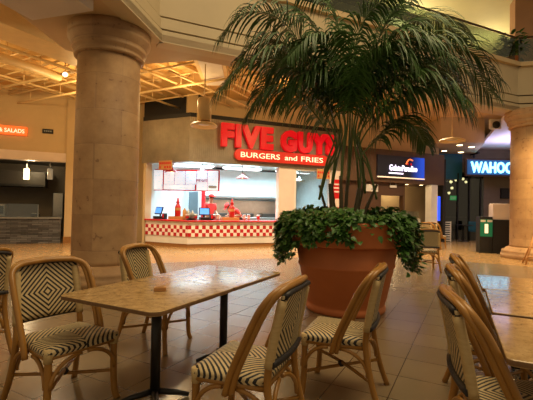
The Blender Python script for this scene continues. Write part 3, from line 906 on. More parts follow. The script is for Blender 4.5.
MB().box((0, -.03, 0), (.38, .02, .26)).build('panel', MT['exit_green'], t)
shift(text_mb('EXIT', .3, .14, .01, .01), (0, -.045, 0)).build('lettering', MT['white_letter'], t)
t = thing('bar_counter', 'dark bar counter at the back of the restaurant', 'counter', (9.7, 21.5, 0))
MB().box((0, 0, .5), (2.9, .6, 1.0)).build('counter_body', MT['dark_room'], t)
MB().box((0, 0, 1.03), (3.0, .75, .06)).build('countertop', MT['concrete'], t)
def bistro_round(x, y, label):
    t = thing('round_table', label, 'table', (x, y, 0))
    MB().lathe([(.0, .72), (.38, .72), (.4, .735), (.4, .75), (0, .75)], n=28).build('tabletop', MT['black'], t)
    MB().lathe([(.04, .03), (.035, .72)], n=14).build('pedestal', MT['black'], t)
    MB().lathe([(.26, 0), (.26, .02), (.05, .05), (.0, .05)], n=24).build('base', MT['black'], t)
bistro_round(8.9, 17.6, 'small round black pedestal table before the dark restaurant window')
t = thing('shell_chair', 'teal plastic chair beside the round black table', 'chair', (9.55, 17.9, 0), R(160))
m = MB(); m.box((0, 0, .45), (.44, .42, .04)); m.build('seat', MT['blue_chair'], t, .015)
MB().box((0, -.21, .68), (.44, .04, .42)).build('backrest', MT['blue_chair'], t, .015)
for sx in (-1, 1):
    for sy in (-1, 1): MB().tube([(sx * .17, sy * .17, .44), (sx * .21, sy * .2, 0)], .014, 8).build('leg', MT['black'], t)
t = thing('slatted_screen', 'narrow white slatted screen beside the teal pier', 'screen', (8.0, 17.3, 0), R(10))
for s in (-.2, .2): MB().box((s, 0, .45), (.04, .04, .9)).build('upright', MT['white'], t)
m = MB()
for k in range(9): m.box((0, 0, .06 + .1 * k), (.37, .03, .05))
m.build('slats', MT['white'], t)

# podium
t = thing('host_podium', 'black host podium with a green lit panel in front of the restaurant', 'podium', (7.05, 12.85, 0), R(-15))
MB().box((.18, .25, .595), (.38, .5, 1.19)).build('left_cabinet', MT['black'], t, .01)
MB().box((.66, .3, .55), (.56, .6, 1.10)).build('right_cabinet', MT['black'], t, .01)
MB().box((.18, -.01, .82), (.36, .02, .56)).build('lit_panel', MT['green'], t)
shift(text_mb('1', .1, .3, .012, .015), (.18, -.025, .80)).build('lettering', MT['white_letter'], t)
m = MB()
for k in range(2): m.box((.08 + .2 * k, -.015, 1.05), (.15, .012, .07))
m.build('white_labels', MT['white'], t)
t = thing('menu_box', 'plain white box standing on the black podium', 'box', (7.05 + .66 * .966 + .3 * .259, 12.85 - .66 * .259 + .3 * .966, 1.10), R(-15))
MB().box((0, 0, .25), (.54, .5, .50)).build('box_body', MT['pinkwhite'], t, .01)
MB().box((0, 0, .515), (.5, .44, .03)).build('lid', MT['pinkwhite'], t, .006)
t = thing('dark_monitor', 'dark screen mounted on the concrete wall behind the white box', 'screen', (11.95, WB + .205, 2.05), 0)
MB().box((0, 0, .22), (1.1, .08, .5)).build('housing', MT['black'], t, .01)
MB().box((0, -.045, .22), (1.0, .01, .42)).build('screen', MT['dark_room'], t)
# easel at the right edge
t = thing('easel', 'pale wooden folding easel at the foot of the right column', 'easel', (7.05, 10.15, 0), R(-20))
for s in (-1, 1):
    MB().tube([(s * .28, -.12, 0), (s * .07, .02, .72)], .022, 8).build('leg', MT['wood'], t)
    MB().tube([(s * .26, .26, 0), (s * .06, .04, .72)], .02, 8).build('leg', MT['wood'], t)
MB().tube([(-.24, -.1, .2), (.24, -.1, .2)], .018, 8).build('crossbar', MT['wood'], t)
MB().tube([(-.16, -.04, .45), (.16, -.04, .45)], .018, 8).build('crossbar', MT['wood'], t)

# speaker on the soffit
sp = onz(496, 119, SZ)
t = thing('speaker', 'black speaker in a white mount under the soffit near the right capital', 'speaker', (sp.x, sp.y, SZ - .32), 0)
MB().box((0, .05, .16), (.36, .1, .32)).build('mount', MT['white'], t, .02)
MB().ball((0, -.02, .13), (.12, .09, .12)).build('speaker_body', MT['black'], t)

# ------------------------------------------------------------------ open ceiling services
ud = Vector((.47, .883, 0)); vd = Vector((.883, -.47, 0))
def pipe(a, b, r, label, group, name='ceiling_pipe', hang=True):
    a = Vector(a); b = Vector(b)
    t = thing(name, label, 'pipe', tuple((a + b) / 2), 0, group)
    o = (a + b) / 2
    MB().tube([a - o, b - o], r, 10).build('tube', MT['pipe'], t)
    if hang:
        for k in (.2, .5, .8):
            p = a.lerp(b, k) - o
            MB().tube([p, (p.x, p.y, 5.1 - o.z)], .012, 6).build('hanger', MT['pipe'], t)
gu = 'thin pipes running away under the open ceiling'
gv = 'thin pipes running across under the open ceiling'
for k, (px, py, z, r, L0, L1) in enumerate(((20, 32, 4.78, .03, 1.5, 5), (0, 45, 4.72, .035, 1.5, 6), (35, 45, 4.85, .025, 3, 4), (0, 75, 4.8, .03, 2, 4.5), (168, 80, 4.8, .03, 2, 4), (215, 92, 4.75, .03, 2, 3), (10, 62, 4.9, .02, 3, 4), (50, 52, 4.95, .02, 2, 4), (25, 85, 4.9, .022, 3, 3), (185, 66, 4.9, .02, 1.5, 4), (235, 84, 4.85, .025, 1.5, 3))):
    p = onz(px, py, z); pipe(p - ud * L0, p + ud * L1, r, 'thin cream pipe running away under the open ceiling', gu)
for k, (px, py, z, r, L0, L1) in enumerate(((40, 66, 4.9, .025, 5, 3.5), (40, 79, 4.75, .04, 4, 2.5), (40, 88, 4.85, .03, 4, 2.2), (165, 68, 4.85, .03, 2.0, 2.2), (170, 88, 4.7, .035, 2.2, 3), (40, 99, 4.6, .03, 3, 2.0), (30, 50, 4.95, .02, 4, 2.5), (30, 58, 4.97, .018, 4, 3), (40, 72, 4.97, .018, 4, 3), (40, 84, 4.97, .02, 4, 3), (180, 75, 4.95, .02, 2, 3), (170, 98, 4.9, .025, 2, 2.5))):
    p = onz(px, py, z); pipe(p - vd * L0, p + vd * L1, r, 'thin cream pipe running across under the open ceiling', gv)
a = onz(0, 57, 4.7); b = onz(60, 77, 4.7)
pipe(a - ud * 1.2, b, .11, 'thick round cream duct ending at the bright spotlight', None, 'round_duct')
def joist(p, d, L0, L1, z0, z1, w, label, group):
    a = p - d * L0; b = p + d * L1; c = (a + b) / 2
    tag(MB().box((0, 0, 0), ((b - a).length, w, z1 - z0)).build('ceiling_joist', MT['pipe']), label, 'joist', group, (c.x, c.y, (z0 + z1) / 2), math.atan2(d.y, d.x))
for k in range(7):
    p = Vector((-9.5 + .9 * k, 10.6 - .48 * k, 0)) - vd * 0
    joist(p, ud, 4.2 if k < 4 else 1.0, 3.8, 5.0, 5.1, .1, 'flat cream joist under the open ceiling deck', 'joists under the open ceiling deck')
for k in range(5):
    p = FG(-2.6 + 1.5 * k, -2.6, 0)
    joist(p, ud, .6, 2.0, 5.0, 5.1, .1, 'flat cream joist under the open ceiling deck', 'joists under the open ceiling deck')
p = onz(28, 27, 4.7)
t = thing('duct_box', 'boxy cream duct at the upper left corner of the open ceiling', 'duct', (p.x, p.y, 4.62), math.atan2(ud.y, ud.x))
MB().box((.6, .5, .238), (2.2, .8, .476)).build('duct_body', MT['pipe'], t, .01)
MB().box((1.72, .5, .218), (.05, .9, .515)).build('flange', MT['pipe'], t)
p = onz(213, 73, 4.8)
t = thing('duct_box', 'broad bright cream duct hanging above the corrugated shop front', 'duct', (p.x, p.y, 4.8), math.atan2(ud.y, ud.x) + R(30))
MB().box((0, 0, .12), (2.2, .75, .24)).build('duct_body', MT['pipe'], t, .01)
MB().box((0, 0, .0), (2.0, .55, .02)).build('bottom_panel', MT['white'], t)
struct(MB().box((-3.3, 5.45, 4.27), (1.15, .9, .15), R(-17)).build('trim_9', MT['lavender']))

# spotlight at the end of the duct
sp = onz(65, 75, 4.68)
t = thing('spotlight', 'bright spotlight at the end of the thick ceiling duct', 'light', tuple(sp), R(30))
MB().tube([(0, 0, 5.1 - sp.z), (0, 0, .08)], .015, 8).build('stem', MT['pipe'], t)
MB().tube([(-.02, .1, .08), (0, -.06, 0)], [.05, .075], 16).build('lamp_head', MT['white'], t)
MB().ball((0, -.07, -.005), (.06, .025, .06), 14, 8).build('lens', MT['bulb'], t)

def dish_lamp(p, r, label, wide):
    t = thing('dish_pendant', label, 'lamp', tuple(p))
    MB().lathe([(r * .35, .05), (r * .8, .02), (r, -.02), (r * 1.02, 0), (r, .02), (r * .82, .06), (r * .3, .1), (.03, .13)], n=40, cap=False).build('shade', MT['pipe'], t)
    MB().lathe([(0, .03), (r * .4, .03), (r * .42, .05), (0, .05)], n=24).build('diffuser', MT['white'], t)
    zz = 5.1 - p[2]
    if wide: MB().lathe([(.17, .12), (.17, .62), (.14, .68), (.02, .7)], n=24).build('housing', MT['pipe'], t)
    MB().tube([(0, 0, .1), (0, 0, zz)], .014, 8).build('rod', MT['pipe'], t)
dish_lamp(at(204, 126, 9.4), .32, 'white dish pendant lamp in front of the corrugated shop front', True)
dish_lamp(at(452, 141, 12.6), .40, 'white dish pendant lamp above the dessert shop, left of the blue sign', False)
struct(MB().prism([(6.9, 15.5), (8.65, 15.5), (9.9, 18.6), (6.9, 18.6)], 4.1, 5.1).build('ceiling_bulkhead', MT['soffit']))
for k, (px, py) in enumerate(((7.9, 16.0), (8.6, 16.4), (8.0, 17.6), (8.9, 17.9))):
    t = thing('recessed_light', 'small round recessed light in the low ceiling left of the blue sign', 'light', (px, py, 4.09), 0, 'recessed lights in the low ceiling left of the blue sign')
    MB().lathe([(.13, -.02), (.15, 0), (.15, .01)], n=16).build('trim_ring', MT['white'], t)
    MB().lathe([(0, -.025), (.11, -.025), (.12, -.01)], n=16).build('lens', MT['downlight'], t)

# ------------------------------------------------------------------ upper railing
def railing(a, b, n, label):
    d = Vector((b[0] - a[0], b[1] - a[1], 0)); ang = math.atan2(d.y, d.x); L = d.length
    t = thing('glass_railing', label, 'railing', (a[0], a[1], 5.81), ang)
    MB().tube([(0, .15, .8), (L, .15, .8)], .03, 10).build('handrail', MT['brown'], t)
    for k in range(n):
        MB().box((L * (k + .5) / n, .15, .38), (L / n - .02, .016, .74)).build('glass_pane', MT['glass_rail'], t)
    MB().box((L / 2, .15, .03), (L, .05, .06)).build('bottom_rail', MT['steel'], t)
railing(F1, F2, 6, 'long glass railing with brown handrail on the upper floor, above the palm')
railing(F2, F3, 3, 'glass railing with brown handrail on the upper floor, above the right column')
for k in range(4):
    p = ((4.6, 15.5), (6.4, 15.8), (2.6, 13.8), (7.6, 17.5))[k]
    t = thing('recessed_light', 'round recessed light in the upper floor ceiling', 'light', (p[0], p[1], 8.59), 0, 'recessed lights in the upper floor ceiling')
    MB().lathe([(.1, -.02), (.12, 0), (.12, .01)], n=16).build('trim_ring', MT['white'], t)
    MB().lathe([(0, -.025), (.08, -.025), (.09, -.01)], n=16).build('lens', MT['downlight'], t)
p = at(512, 44, 12.0)
t = thing('potted_plant', 'bushy green plant on the upper floor beside the railing corner', 'plant', (p.x, p.y, 5.7))
MB().lathe([(.16, 0), (.22, .4), (.24, .42), (.2, .42)], n=20).build('pot', MT['terracotta'], t)
rn = random.Random(3)
m = MB()
def leaf(m, p, d, n_, L, w):
    d = d.normalized(); s = d.cross(n_)
    if s.length < 1e-4: s = d.cross(Vector((1, 0, 0)))
    s.normalize(); nn = s.cross(d)
    pts = [p, p + d * L * .22 + s * w * .5 + nn * .1 * L, p + d * L * .6 + s * w * .38 + nn * .05 * L, p + d * L - nn * .12 * L, p + d * L * .6 - s * w * .38 + nn * .05 * L, p + d * L * .22 - s * w * .5 + nn * .1 * L, p + d * L * .3, p + d * L * .65 - nn * .02 * L]
    m.add(pts, [(0, 1, 6), (1, 2, 7, 6), (2, 3, 7), (0, 6, 5), (6, 7, 4, 5), (7, 3, 4)], False)
for k in range(260):
    a = rn.uniform(0, 2 * PI); e = rn.uniform(-.3, 1.3); rr = rn.uniform(.1, .62)
    q = Vector((math.cos(a) * math.cos(e) * rr * .8, math.sin(a) * math.cos(e) * rr * .8, .62 + math.sin(e) * rr))
    leaf(m, q, Vector((math.cos(a), math.sin(a), rn.uniform(-.6, .5))), Vector((0, 0, 1)), rn.uniform(.14, .24), .1)
m.build('foliage', MT['ivy'], t)
m = MB()
for k in range(6): m.tube([(0, 0, .4), (rn.uniform(-.3, .3), rn.uniform(-.3, .3), .9)], .012, 6)
m.build('stems', MT['vine'], t)

# ------------------------------------------------------------------ planter, palm and ivy
PX, PY = 1.09, 5.3
t = thing('terracotta_planter', 'huge terracotta planter under the palm in the middle of the floor', 'planter', (PX, PY, 0))
MB().lathe([(.47, 0), (.51, .0), (.525, .02), (.525, .07), (.51, .085), (.515, .10), (.53, .16), (.535, .165), (.625, .58), (.642, .59), (.642, .615), (.632, .63), (.675, .86)], n=64).build('pot_body', MT['terracotta'], t)
MB().lathe([(.675, .86), (.715, .865), (.725, .89), (.735, 1.10), (.745, 1.12), (.745, 1.155), (.73, 1.17), (.68, 1.17), (.66, 1.14), (.655, 1.0)], n=64, cap=False).build('rim', MT['terracotta'], t)
MB().lathe([(0, 1.06), (.3, 1.07), (.655, 1.04)], n=40, cap=False).build('soil', MT['soil'], t)

t = thing('palm_tree', 'tall feathery palm with arching drooping fronds growing from the terracotta planter', 'palm', (PX, PY, 1.06))
BASE = Vector((PX, PY, 1.06))
rp = random.Random(11)
stem_tops = []
for (bx, by, tx, ty, tz, r_) in ((-.17, .0, -.22, .02, .62, .062), (-.08, -.08, -.1, -.06, .72, .04), (-.22, .1, -.36, .12, .6, .03), (.0, .1, .04, .12, .8, .036), (.1, -.03, .17, -.02, .6, .05), (.14, .1, .28, .12, .7, .03), (.2, .05, .42, .04, .62, .034)):
    pts = catmull([(bx, by, -.05), (bx + (tx - bx) * .3, by + (ty - by) * .3, tz * .4), (tx, ty, tz)], 6)
    n_ = len(pts)
    MB().tube(pts, [r_ - r_ * .55 * i / n_ for i in range(n_)], 10).build('trunk', MT['stem'], t)
    stem_tops.append(Vector((tx, ty, tz)))
def frond(px, ys, sc=1.0, cane=0):
    """a feather leaf along a surveyed arch; leaflets hang off both sides"""
    n_ = len(px)
    P = [at(x, y, ys[0] + (ys[1] - ys[0]) * (i / (n_ - 1)) ** 1.3) - BASE for i, (x, y) in enumerate(px)]
    st = sorted(stem_tops, key=lambda q: q.x)[cane]
    P = [st - Vector((0, 0, .2)), st.lerp(P[0], .45) - Vector((0, 0, .05))] + P
    rc = catmull(P, 8)
    N = len(rc)
    m = MB()
    m.tube(rc, [.016 * (1 - .8 * i / N) for i in range(N)], 6, mi=1)
    # arc length
    ln = [0]
    for i in range(1, N): ln.append(ln[-1] + (rc[i] - rc[i - 1]).length)
    T = ln[-1]
    K = 60
    for k in range(K):
        f = .42 + .575 * (k + .5) / K
        s_ = f * T
        i = max(j for j in range(N) if ln[j] <= s_); i = min(i, N - 2)
        q = rc[i].lerp(rc[i + 1], (s_ - ln[i]) / max(1e-6, ln[i + 1] - ln[i]))
        tg = (rc[i + 1] - rc[i]).normalized()
        sd = tg.cross(Vector((0, 0, 1)))
        if sd.length < .15: sd = Vector((tg.y, -tg.x, 0)) + Vector((.3, .2, 0))
        sd.normalize()
        un = sd.cross(tg)
        g = (f - .42) / .58
        L = (.40 + .56 * math.sin(PI * min(1, g * .85 + .12))) * (1 - .35 * g) * sc
        for e in (-1, 1):
            d0 = (sd * e * .85 + tg * (.35 + .6 * g) + un * .2 + Vector((rp.uniform(-.12, .12), rp.uniform(-.12, .12), rp.uniform(-.12, .12)))).normalized()
            LL = L * rp.uniform(.85, 1.1); w = .0118 * rp.uniform(.8, 1.25)
            pts = []; p = q.copy(); d = d0.copy()
            S = 5
            dr = rp.uniform(.30, .60)
            for h in range(S + 1):
                pts.append(p.copy())
                p = p + d * (LL / S)
                d = (d + Vector((0, 0, -dr))).normalized()
            vs = []; fs = []
            for h in range(S + 1):
                dd = (pts[min(h + 1, S)] - pts[max(h - 1, 0)]).normalized()
                wn = dd.cross(un)
                if wn.length < .1: wn = dd.cross(tg)
                wn.normalize()
                ww = w * (.55, 1, 1.05, .9, .6, .06)[h]
                up_ = wn.cross(dd) * ww * .35
                vs += [pts[h] + wn * ww + up_, pts[h], pts[h] - wn * ww + up_]
            for h in range(S):
                a = h * 3
                fs += [(a, a + 1, a + 4, a + 3), (a + 1, a + 2, a + 5, a + 4)]
            m.add(vs, fs, False, 0)
    return m.build('frond', [MT['frond'], MT['petiole']], t)
FR = [
    ([(335, 130), (316, 78), (286, 24), (248, 12), (220, 38)], (5.3, 5.0), 1),
    ([(336, 140), (312, 92), (280, 60), (246, 64), (219, 92)], (5.3, 4.8), 1),
    ([(336, 150), (318, 118), (290, 92), (264, 96), (246, 118)], (5.3, 5.1), .85),
    ([(340, 125), (332, 72), (316, 30), (296, 12), (270, 14)], (5.4, 6.0), 1),
    ([(350, 120), (352, 70), (360, 30), (374, 8), (396, -8)], (5.3, 5.0), .9),
    ([(356, 125), (376, 66), (402, 28), (436, 20), (468, 40)], (5.4, 5.9), 1),
    ([(358, 130), (384, 76), (424, 44), (468, 50), (500, 82)], (5.3, 4.9), 1.05),
    ([(360, 145), (384, 112), (418, 90), (450, 94), (472, 116)], (5.3, 5.0), .9),
    ([(355, 120), (372, 58), (388, 20), (402, 2), (420, -14)], (5.3, 5.5), .9),
    ([(345, 125), (338, 80), (326, 46), (308, 40), (288, 58)], (5.2, 4.6), .85),
    ([(354, 125), (366, 82), (384, 54), (404, 52), (424, 74)], (5.2, 4.6), .85),
    ([(352, 125), (354, 86), (366, 58), (390, 52), (416, 70)], (5.5, 6.4), 1),
    ([(345, 125), (330, 86), (310, 56), (288, 54), (266, 76)], (5.5, 6.3), 1),
    ([(362, 155), (384, 134), (400, 120), (416, 128), (426, 146)], (5.3, 5.6), .7),
    ([(348, 115), (344, 60), (336, 20), (322, 0), (300, -6)], (5.3, 5.6), .9),
    ([(354, 125), (366, 80), (388, 46), (418, 38), (446, 56)], (5.2, 4.6), 1),
    ([(340, 140), (324, 102), (302, 76), (276, 76), (256, 98)], (5.4, 5.9), .95),
    ([(360, 135), (378, 98), (404, 66), (436, 66), (462, 88)], (5.4, 5.2), 1),
    ([(358, 130), (390, 84), (430, 62), (466, 70), (492, 96)], (5.4, 5.4), 1),
    ([(342, 130), (322, 88), (292, 48), (262, 40), (236, 62)], (5.3, 5.2), 1),
    ([(356, 140), (380, 108), (412, 82), (444, 84), (470, 104)], (5.2, 4.6), .95),
    ([(346, 130), (338, 94), (318, 76), (296, 82), (280, 104)], (5.3, 4.9), .9),
]
FR.sort(key=lambda q: q[0][-1][0] + q[0][2][0])
for k, (a, b, c) in enumerate(FR): frond(a, b, c, k * len(stem_tops) // len(FR))

t = thing('trailing_ivy', 'dense dark green ivy spilling over the rim of the terracotta planter', 'ivy', (PX, PY, 1.12))
ri = random.Random(5)
m = MB(); mv = MB()
IB = Vector((PX, PY, 1.12))
def ivy_leaf(q, out):
    leaf(m, q, (out * ri.uniform(.3, 1) + Vector((ri.uniform(-.8, .8), ri.uniform(-.8, .8), ri.uniform(-1.0, .35)))), Vector((0, 0, 1)) + out * .8 + Vector((ri.uniform(-.5, .5), ri.uniform(-.5, .5), 0)), ri.uniform(.06, .10), ri.uniform(.045, .075))
for k in range(2300):
    a = ri.uniform(0, 2 * PI); out = Vector((math.cos(a), math.sin(a), 0))
    # a is measured from +x; the viewer stands towards -y
    side = abs(math.cos(a))
    rr = ri.uniform(.36, .80 + .1 * side)
    z = .03 + ri.uniform(-.05, .13) + .05 * math.sin(3 * a + 1) + .05 * side - max(0, rr - .72) * .8
    ivy_leaf(out * rr + Vector((0, 0, z)), out)
for k in range(58):                                     # trails over the rim
    a = ri.uniform(0, 2 * PI)
    pick = ri.random()
    if pick < .34: a = ri.gauss(.0, .42)                # right flank
    elif pick < .62: a = ri.gauss(PI, .45)              # left flank
    side = max(0, math.cos(a)); sl = max(0, -math.cos(a))
    D = ri.uniform(.08, .20) + ri.uniform(.1, .50) * side ** 2 + ri.uniform(.05, .36) * sl ** 2
    out = Vector((math.cos(a), math.sin(a), 0)); tn = Vector((-out.y, out.x, 0))
    P = [out * .5 + Vector((0, 0, .02)), out * .74 + Vector((0, 0, .12)), out * (.80 + .08 * (side + sl)) + tn * ri.uniform(-.06, .06) + Vector((0, 0, .0)),
         out * (.79 + .10 * (side + sl)) + tn * ri.uniform(-.1, .1) + Vector((0, 0, -D * .6)), out * (.77 + .10 * (side + sl)) + tn * ri.uniform(-.14, .14) + Vector((0, 0, -D))]
    c = catmull(P, 6)
    mv.tube(c, .006, 5)
    for q in c[4:]:
        for _ in range(5 if D > .25 else 3):
            ivy_leaf(q + Vector((ri.uniform(-.06, .06), ri.uniform(-.06, .06), ri.uniform(-.03, .04))), out)
m.build('foliage', MT['ivy'], t); mv.build('vines', MT['vine'], t)

# ------------------------------------------------------------------ tables
def rrect(w, l, rr, k=5):
    """rounded rectangle; rr gives the corner radii: far right, far left, near left, near right"""
    P = []
    for sx, sy, a0, r in ((1, 1, 0, rr[0]), (-1, 1, 90, rr[1]), (-1, -1, 180, rr[2]), (1, -1, 270, rr[3])):
        for j in range(k + 1):
            a = R(a0 + 90 * j / k); P.append((sx * (w / 2 - r) + r * math.cos(a), sy * (l / 2 - r) + r * math.sin(a)))
    return P
def make_table(label, loc, rz, w=.83, l=.80, corner=(.06, .06, .06, .06), px=0, py=0):
    t = thing('bistro_table', label, 'table', loc, rz, 'stone-topped bistro tables')
    m = MB(); pr = rrect(w, l, corner); n_ = len(pr)
    m.prism(pr, .722, .75, smooth=True)
    for i in range(2, len(m.mi)): m.mi[i] = 1
    m.build('tabletop', [MT['top'], MT['top_edge']], t, .004, 2)
    MB().box((px, py, .712), (.36, .36, .02)).build('top_plate', MT['black_iron'], t)
    MB().lathe([(.034, .05), (.034, .705)], (px, py, 0), n=18).build('pedestal', MT['black_iron'], t)
    for k in range(4):
        a = PI / 4 + PI / 2 * k
        c, s_ = math.cos(a), math.sin(a)
        MB().tube([(px + .02 * c, py + .02 * s_, .065), (px + .15 * c, py + .15 * s_, .04), (px + .23 * c, py + .23 * s_, .016)], [.024, .02, .015], 8).build('foot', MT['black_iron'], t)
    return t
TU = Vector((.456, .89)); TV = Vector((.89, -.456)); TA = math.atan2(TV.y, TV.x)
A0 = Vector((-1.325, 2.497))
def tcen(A, U, V, w, l, k): 
    c = A + V * (w / 2) + U * (l / 2 + k); return (c.x, c.y, 0)
make_table('stone-topped table with the small wooden block, nearer of the joined left pair', tcen(A0, TU, TV, .83, .80, 0), TA, corner=(.015, .015, .06, .07), px=.02, py=.04)
make_table('stone-topped table reflecting white light, farther of the joined left pair', tcen(A0, TU, TV, .83, .80, .804), TA, corner=(.03, .05, .015, .015), px=.03, py=.06)
RV = Vector((.903, -.43)); RU = Vector((.43, .903)); RTA = math.atan2(RV.y, RV.x)
make_table('stone-topped table nearest the viewer at the right edge', tcen(Vector((.967, 1.56)), RU, RV, .85, .75, 0), RTA, .85, .75, (.03,) * 4)
make_table('stone-topped table in the middle of the right-hand row', tcen(Vector((1.327, 2.265)), RU, RV, .85, .77, .01), RTA - R(1), .85, .77, (.02,) * 4)
make_table('stone-topped table reflecting blue light at the far end of the right-hand row', tcen(Vector((1.66, 2.99)), RU, RV, .85, .75, .0), RTA, .85, .74, (.02,) * 4)
p = onz(160, 291, .75)
t = thing('wooden_block', 'small wooden block lying on the left bistro table', 'block', (p.x, p.y, .75), R(12))
MB().box((0, 0, .014), (.08, .048, .028)).build('block_body', MT['wood'], t, .004)
MB().box((0, 0, .029), (.05, .02, .004)).build('slot_insert', MT['wood_base'], t)

# ------------------------------------------------------------------ bistro chair
def make_chair(label, loc, rz):
    t = thing('bistro_chair', label, 'chair', loc, rz, 'woven bistro chairs')
    # seat: domed woven slab, narrower at the back
    m = MB(); nx, ny = 12, 12
    def edge(u_, v_):
        y = -.205 + .43 * v_; w = .205 + .032 * v_
        # superellipse rounding of the corners
        a = 2 * u_ - 1; b = 2 * v_ - 1
        k = 1 - .06 * (abs(a) ** 6) * (abs(b) ** 6)
        return a * w * k, (y - .01) * k + .01
    vs = []; fs = []
    for j in range(ny + 1):
        for i in range(nx + 1):
            x, y = edge(i / nx, j / ny)
            e = max(abs(2 * i / nx - 1), abs(2 * j / ny - 1))
            vs.append((x, y, .462 + .014 * (1 - e ** 2) - (.012 if e > .99 else 0)))
    for j in range(ny):
        for i in range(nx):
            a = j * (nx + 1) + i; fs.append((a, a + 1, a + nx + 2, a + nx + 1))
    ring = [i for i in range(nx)] + [j * (nx + 1) + nx for j in range(ny)] + [ny * (nx + 1) + i for i in range(nx, 0, -1)] + [j * (nx + 1) for j in range(ny, 0, -1)]
    o = len(vs)
    for i in ring: vs.append((vs[i][0] * 1.025, vs[i][1] * 1.025, .432))
    o2 = len(vs)
    for i in ring: vs.append((vs[i][0] * .96, vs[i][1] * .96, .405))
    n_ = len(ring)
    for k in range(n_):
        j = (k + 1) % n_
        fs.append((ring[j], ring[k], o + k, o + j)); fs.append((o + j, o + k, o2 + k, o2 + j))
    fs.append([o2 + k for k in range(n_)])
    m.add(vs, fs, True); m.build('seat', MT['weave_seat'], t)
    rf = .0145
    m = MB()
    fp = [(-.195, -.2), (.195, -.2), (.218, .205), (-.218, .205)]
    for i in range(4):
        a, b = fp[i], fp[(i + 1) % 4]
        m.tube([(a[0], a[1], .402), (b[0], b[1], .402)], rf, 8)
    m.build('seat_frame', MT['rattan'], t)
    for sx in (-1, 1):
        lg = MB().tube(catmull([(sx * .208, .195, .44), (sx * .209, .197, .2), (sx * .214, .206, .06), (sx * .226, .222, 0)], 5), .0215, 10).build('leg', MT['rattan'], t)
        MB().tube([(sx * .208, .195, .375), (sx * .208, .195, .455)], .0265, 10).build('binding', MT['binding'], lg)
    for sx in (-1, 1):
        pts = catmull([(sx * .232, -.325, 0), (sx * .215, -.266, .18), (sx * .205, -.222, .42), (sx * .2, -.242, .62), (sx * .19, -.29, .865)], 6)
        lg = MB().tube(pts, .0205, 10).build('leg', MT['rattan'], t)
        MB().tube([p for p in pts if p.z > .5], .025, 10).build('binding', MT['binding'], lg)
    # hoop: two canes side by side, from the seat rail up and over the back
    m = MB()
    for dy, dx, dz in ((0, .0, 0), (.028, .012, -.006)):
        hp = [(.234 + dx, -.03 + dy, .36), (.238 + dx, -.065 + dy, .48), (.241 + dx, -.135 + dy, .64), (.240 + dx, -.205 + dy, .79), (.226 + dx, -.258 + dy, .878 + dz), (.178 + dx * .6, -.29 + dy, .917 + dz), (.10, -.308 + dy, .928 + dz), (0, -.318 + dy, .932 + dz)]
        full = [(-x, y, z) for x, y, z in hp] + [p for p in hp[::-1][1:]]
        m.tube(catmull(full, 5), .0175, 10)
    m.build('back_hoop', MT['rattan'], t)
    # woven back, bowed and following the lean of the posts
    def post(z):
        if z < .62: k = (z - .42) / .2; return -.222 - .02 * k
        k = (z - .62) / .245; return -.242 - .05 * k
    m = MB(); nx, nz = 14, 12; vs = []
    for side in (0, 1):
        for j in range(nz + 1):
            for i in range(nx + 1):
                a = 2 * i / nx - 1; z = .535 + .372 * j / nz
                w = .208 - .004 * j / nz
                if j == nz: z -= .012 * abs(a) ** 4
                y = post(z) - .022 * (1 - a * a) + (.009 if side == 0 else -.009)
                vs.append((a * w, y, z))
    q = (nx + 1) * (nz + 1); fs = []
    for j in range(nz):
        for i in range(nx):
            a = j * (nx + 1) + i
            fs.append((a + 1, a, a + nx + 1, a + nx + 2)); fs.append((q + a, q + a + 1, q + a + nx + 2, q + a + nx + 1))
    ring = [i for i in range(nx)] + [j * (nx + 1) + nx for j in range(nz)] + [nz * (nx + 1) + i for i in range(nx, 0, -1)] + [j * (nx + 1) for j in range(nz, 0, -1)]
    for k in range(len(ring)):
        a, b = ring[k], ring[(k + 1) % len(ring)]; fs.append((a, b, q + b, q + a))
    m.add(vs, fs, True); m.build('backrest', MT['weave_back'], t)
    for z, r_ in ((.902, .016), (.538, .019)):
        pts = []
        for i in range(13):
            a = 2 * i / 12 - 1
            pts.append((a * (.212 if z < .7 else .200), post(z) - .022 * (1 - a * a) - (.012 if z < .7 else .004), z - (.02 * abs(a) ** 4 if z > .7 else 0)))
        MB().tube(pts, r_, 8).build('edge_roll', MT['dark_roll'], t)
    # arched braces under the front and the sides
    def arch(a, b):
        a = Vector(a); b = Vector(b)
        P = []
        for i in range(9):
            k = i / 8 * PI / 2
            h = 1 - math.cos(k); v = math.sin(k)
            P.append((a.x + (b.x - a.x) * h, a.y + (b.y - a.y) * h, a.z + (b.z - a.z) * v))
        MB().tube(P, .0125, 8).build('brace', MT['rattan'], t)
    for sx in (-1, 1):
        arch((sx * .205, .215, .22), (sx * .02, .213, .385))
        arch((sx * .222, .19, .22), (sx * .218, .03, .385))
        arch((sx * .212, -.24, .22), (sx * .214, -.05, .385))
        arch((sx * .19, -.245, .22), (sx * .02, -.215, .385))
    for sx in (-1, 1):
        MB().tube(catmull([(sx * .211, .2, .19), (0, -.02, .20 + .012 * sx), (-sx * .204, -.258, .19)], 4), .012, 8).build('stretcher', MT['rattan'], t)
    MB().ball((0, -.02, .2), (.026, .026, .024), 10, 8).build('joint_binding', MT['dark_roll'], t)
    for o in bpy.data.objects:                       # a broad chair: half a metre across
        if o.type == 'MESH' and (o.parent == t or (o.parent and o.parent.parent == t)):
            for v in o.data.vertices: v.co.x *= 1.07
    return t
CH = make_chair('bistro chair facing the viewer at the near end of the left tables, diamond-woven back showing', (-1.325, 2.65, 0), R(-124))
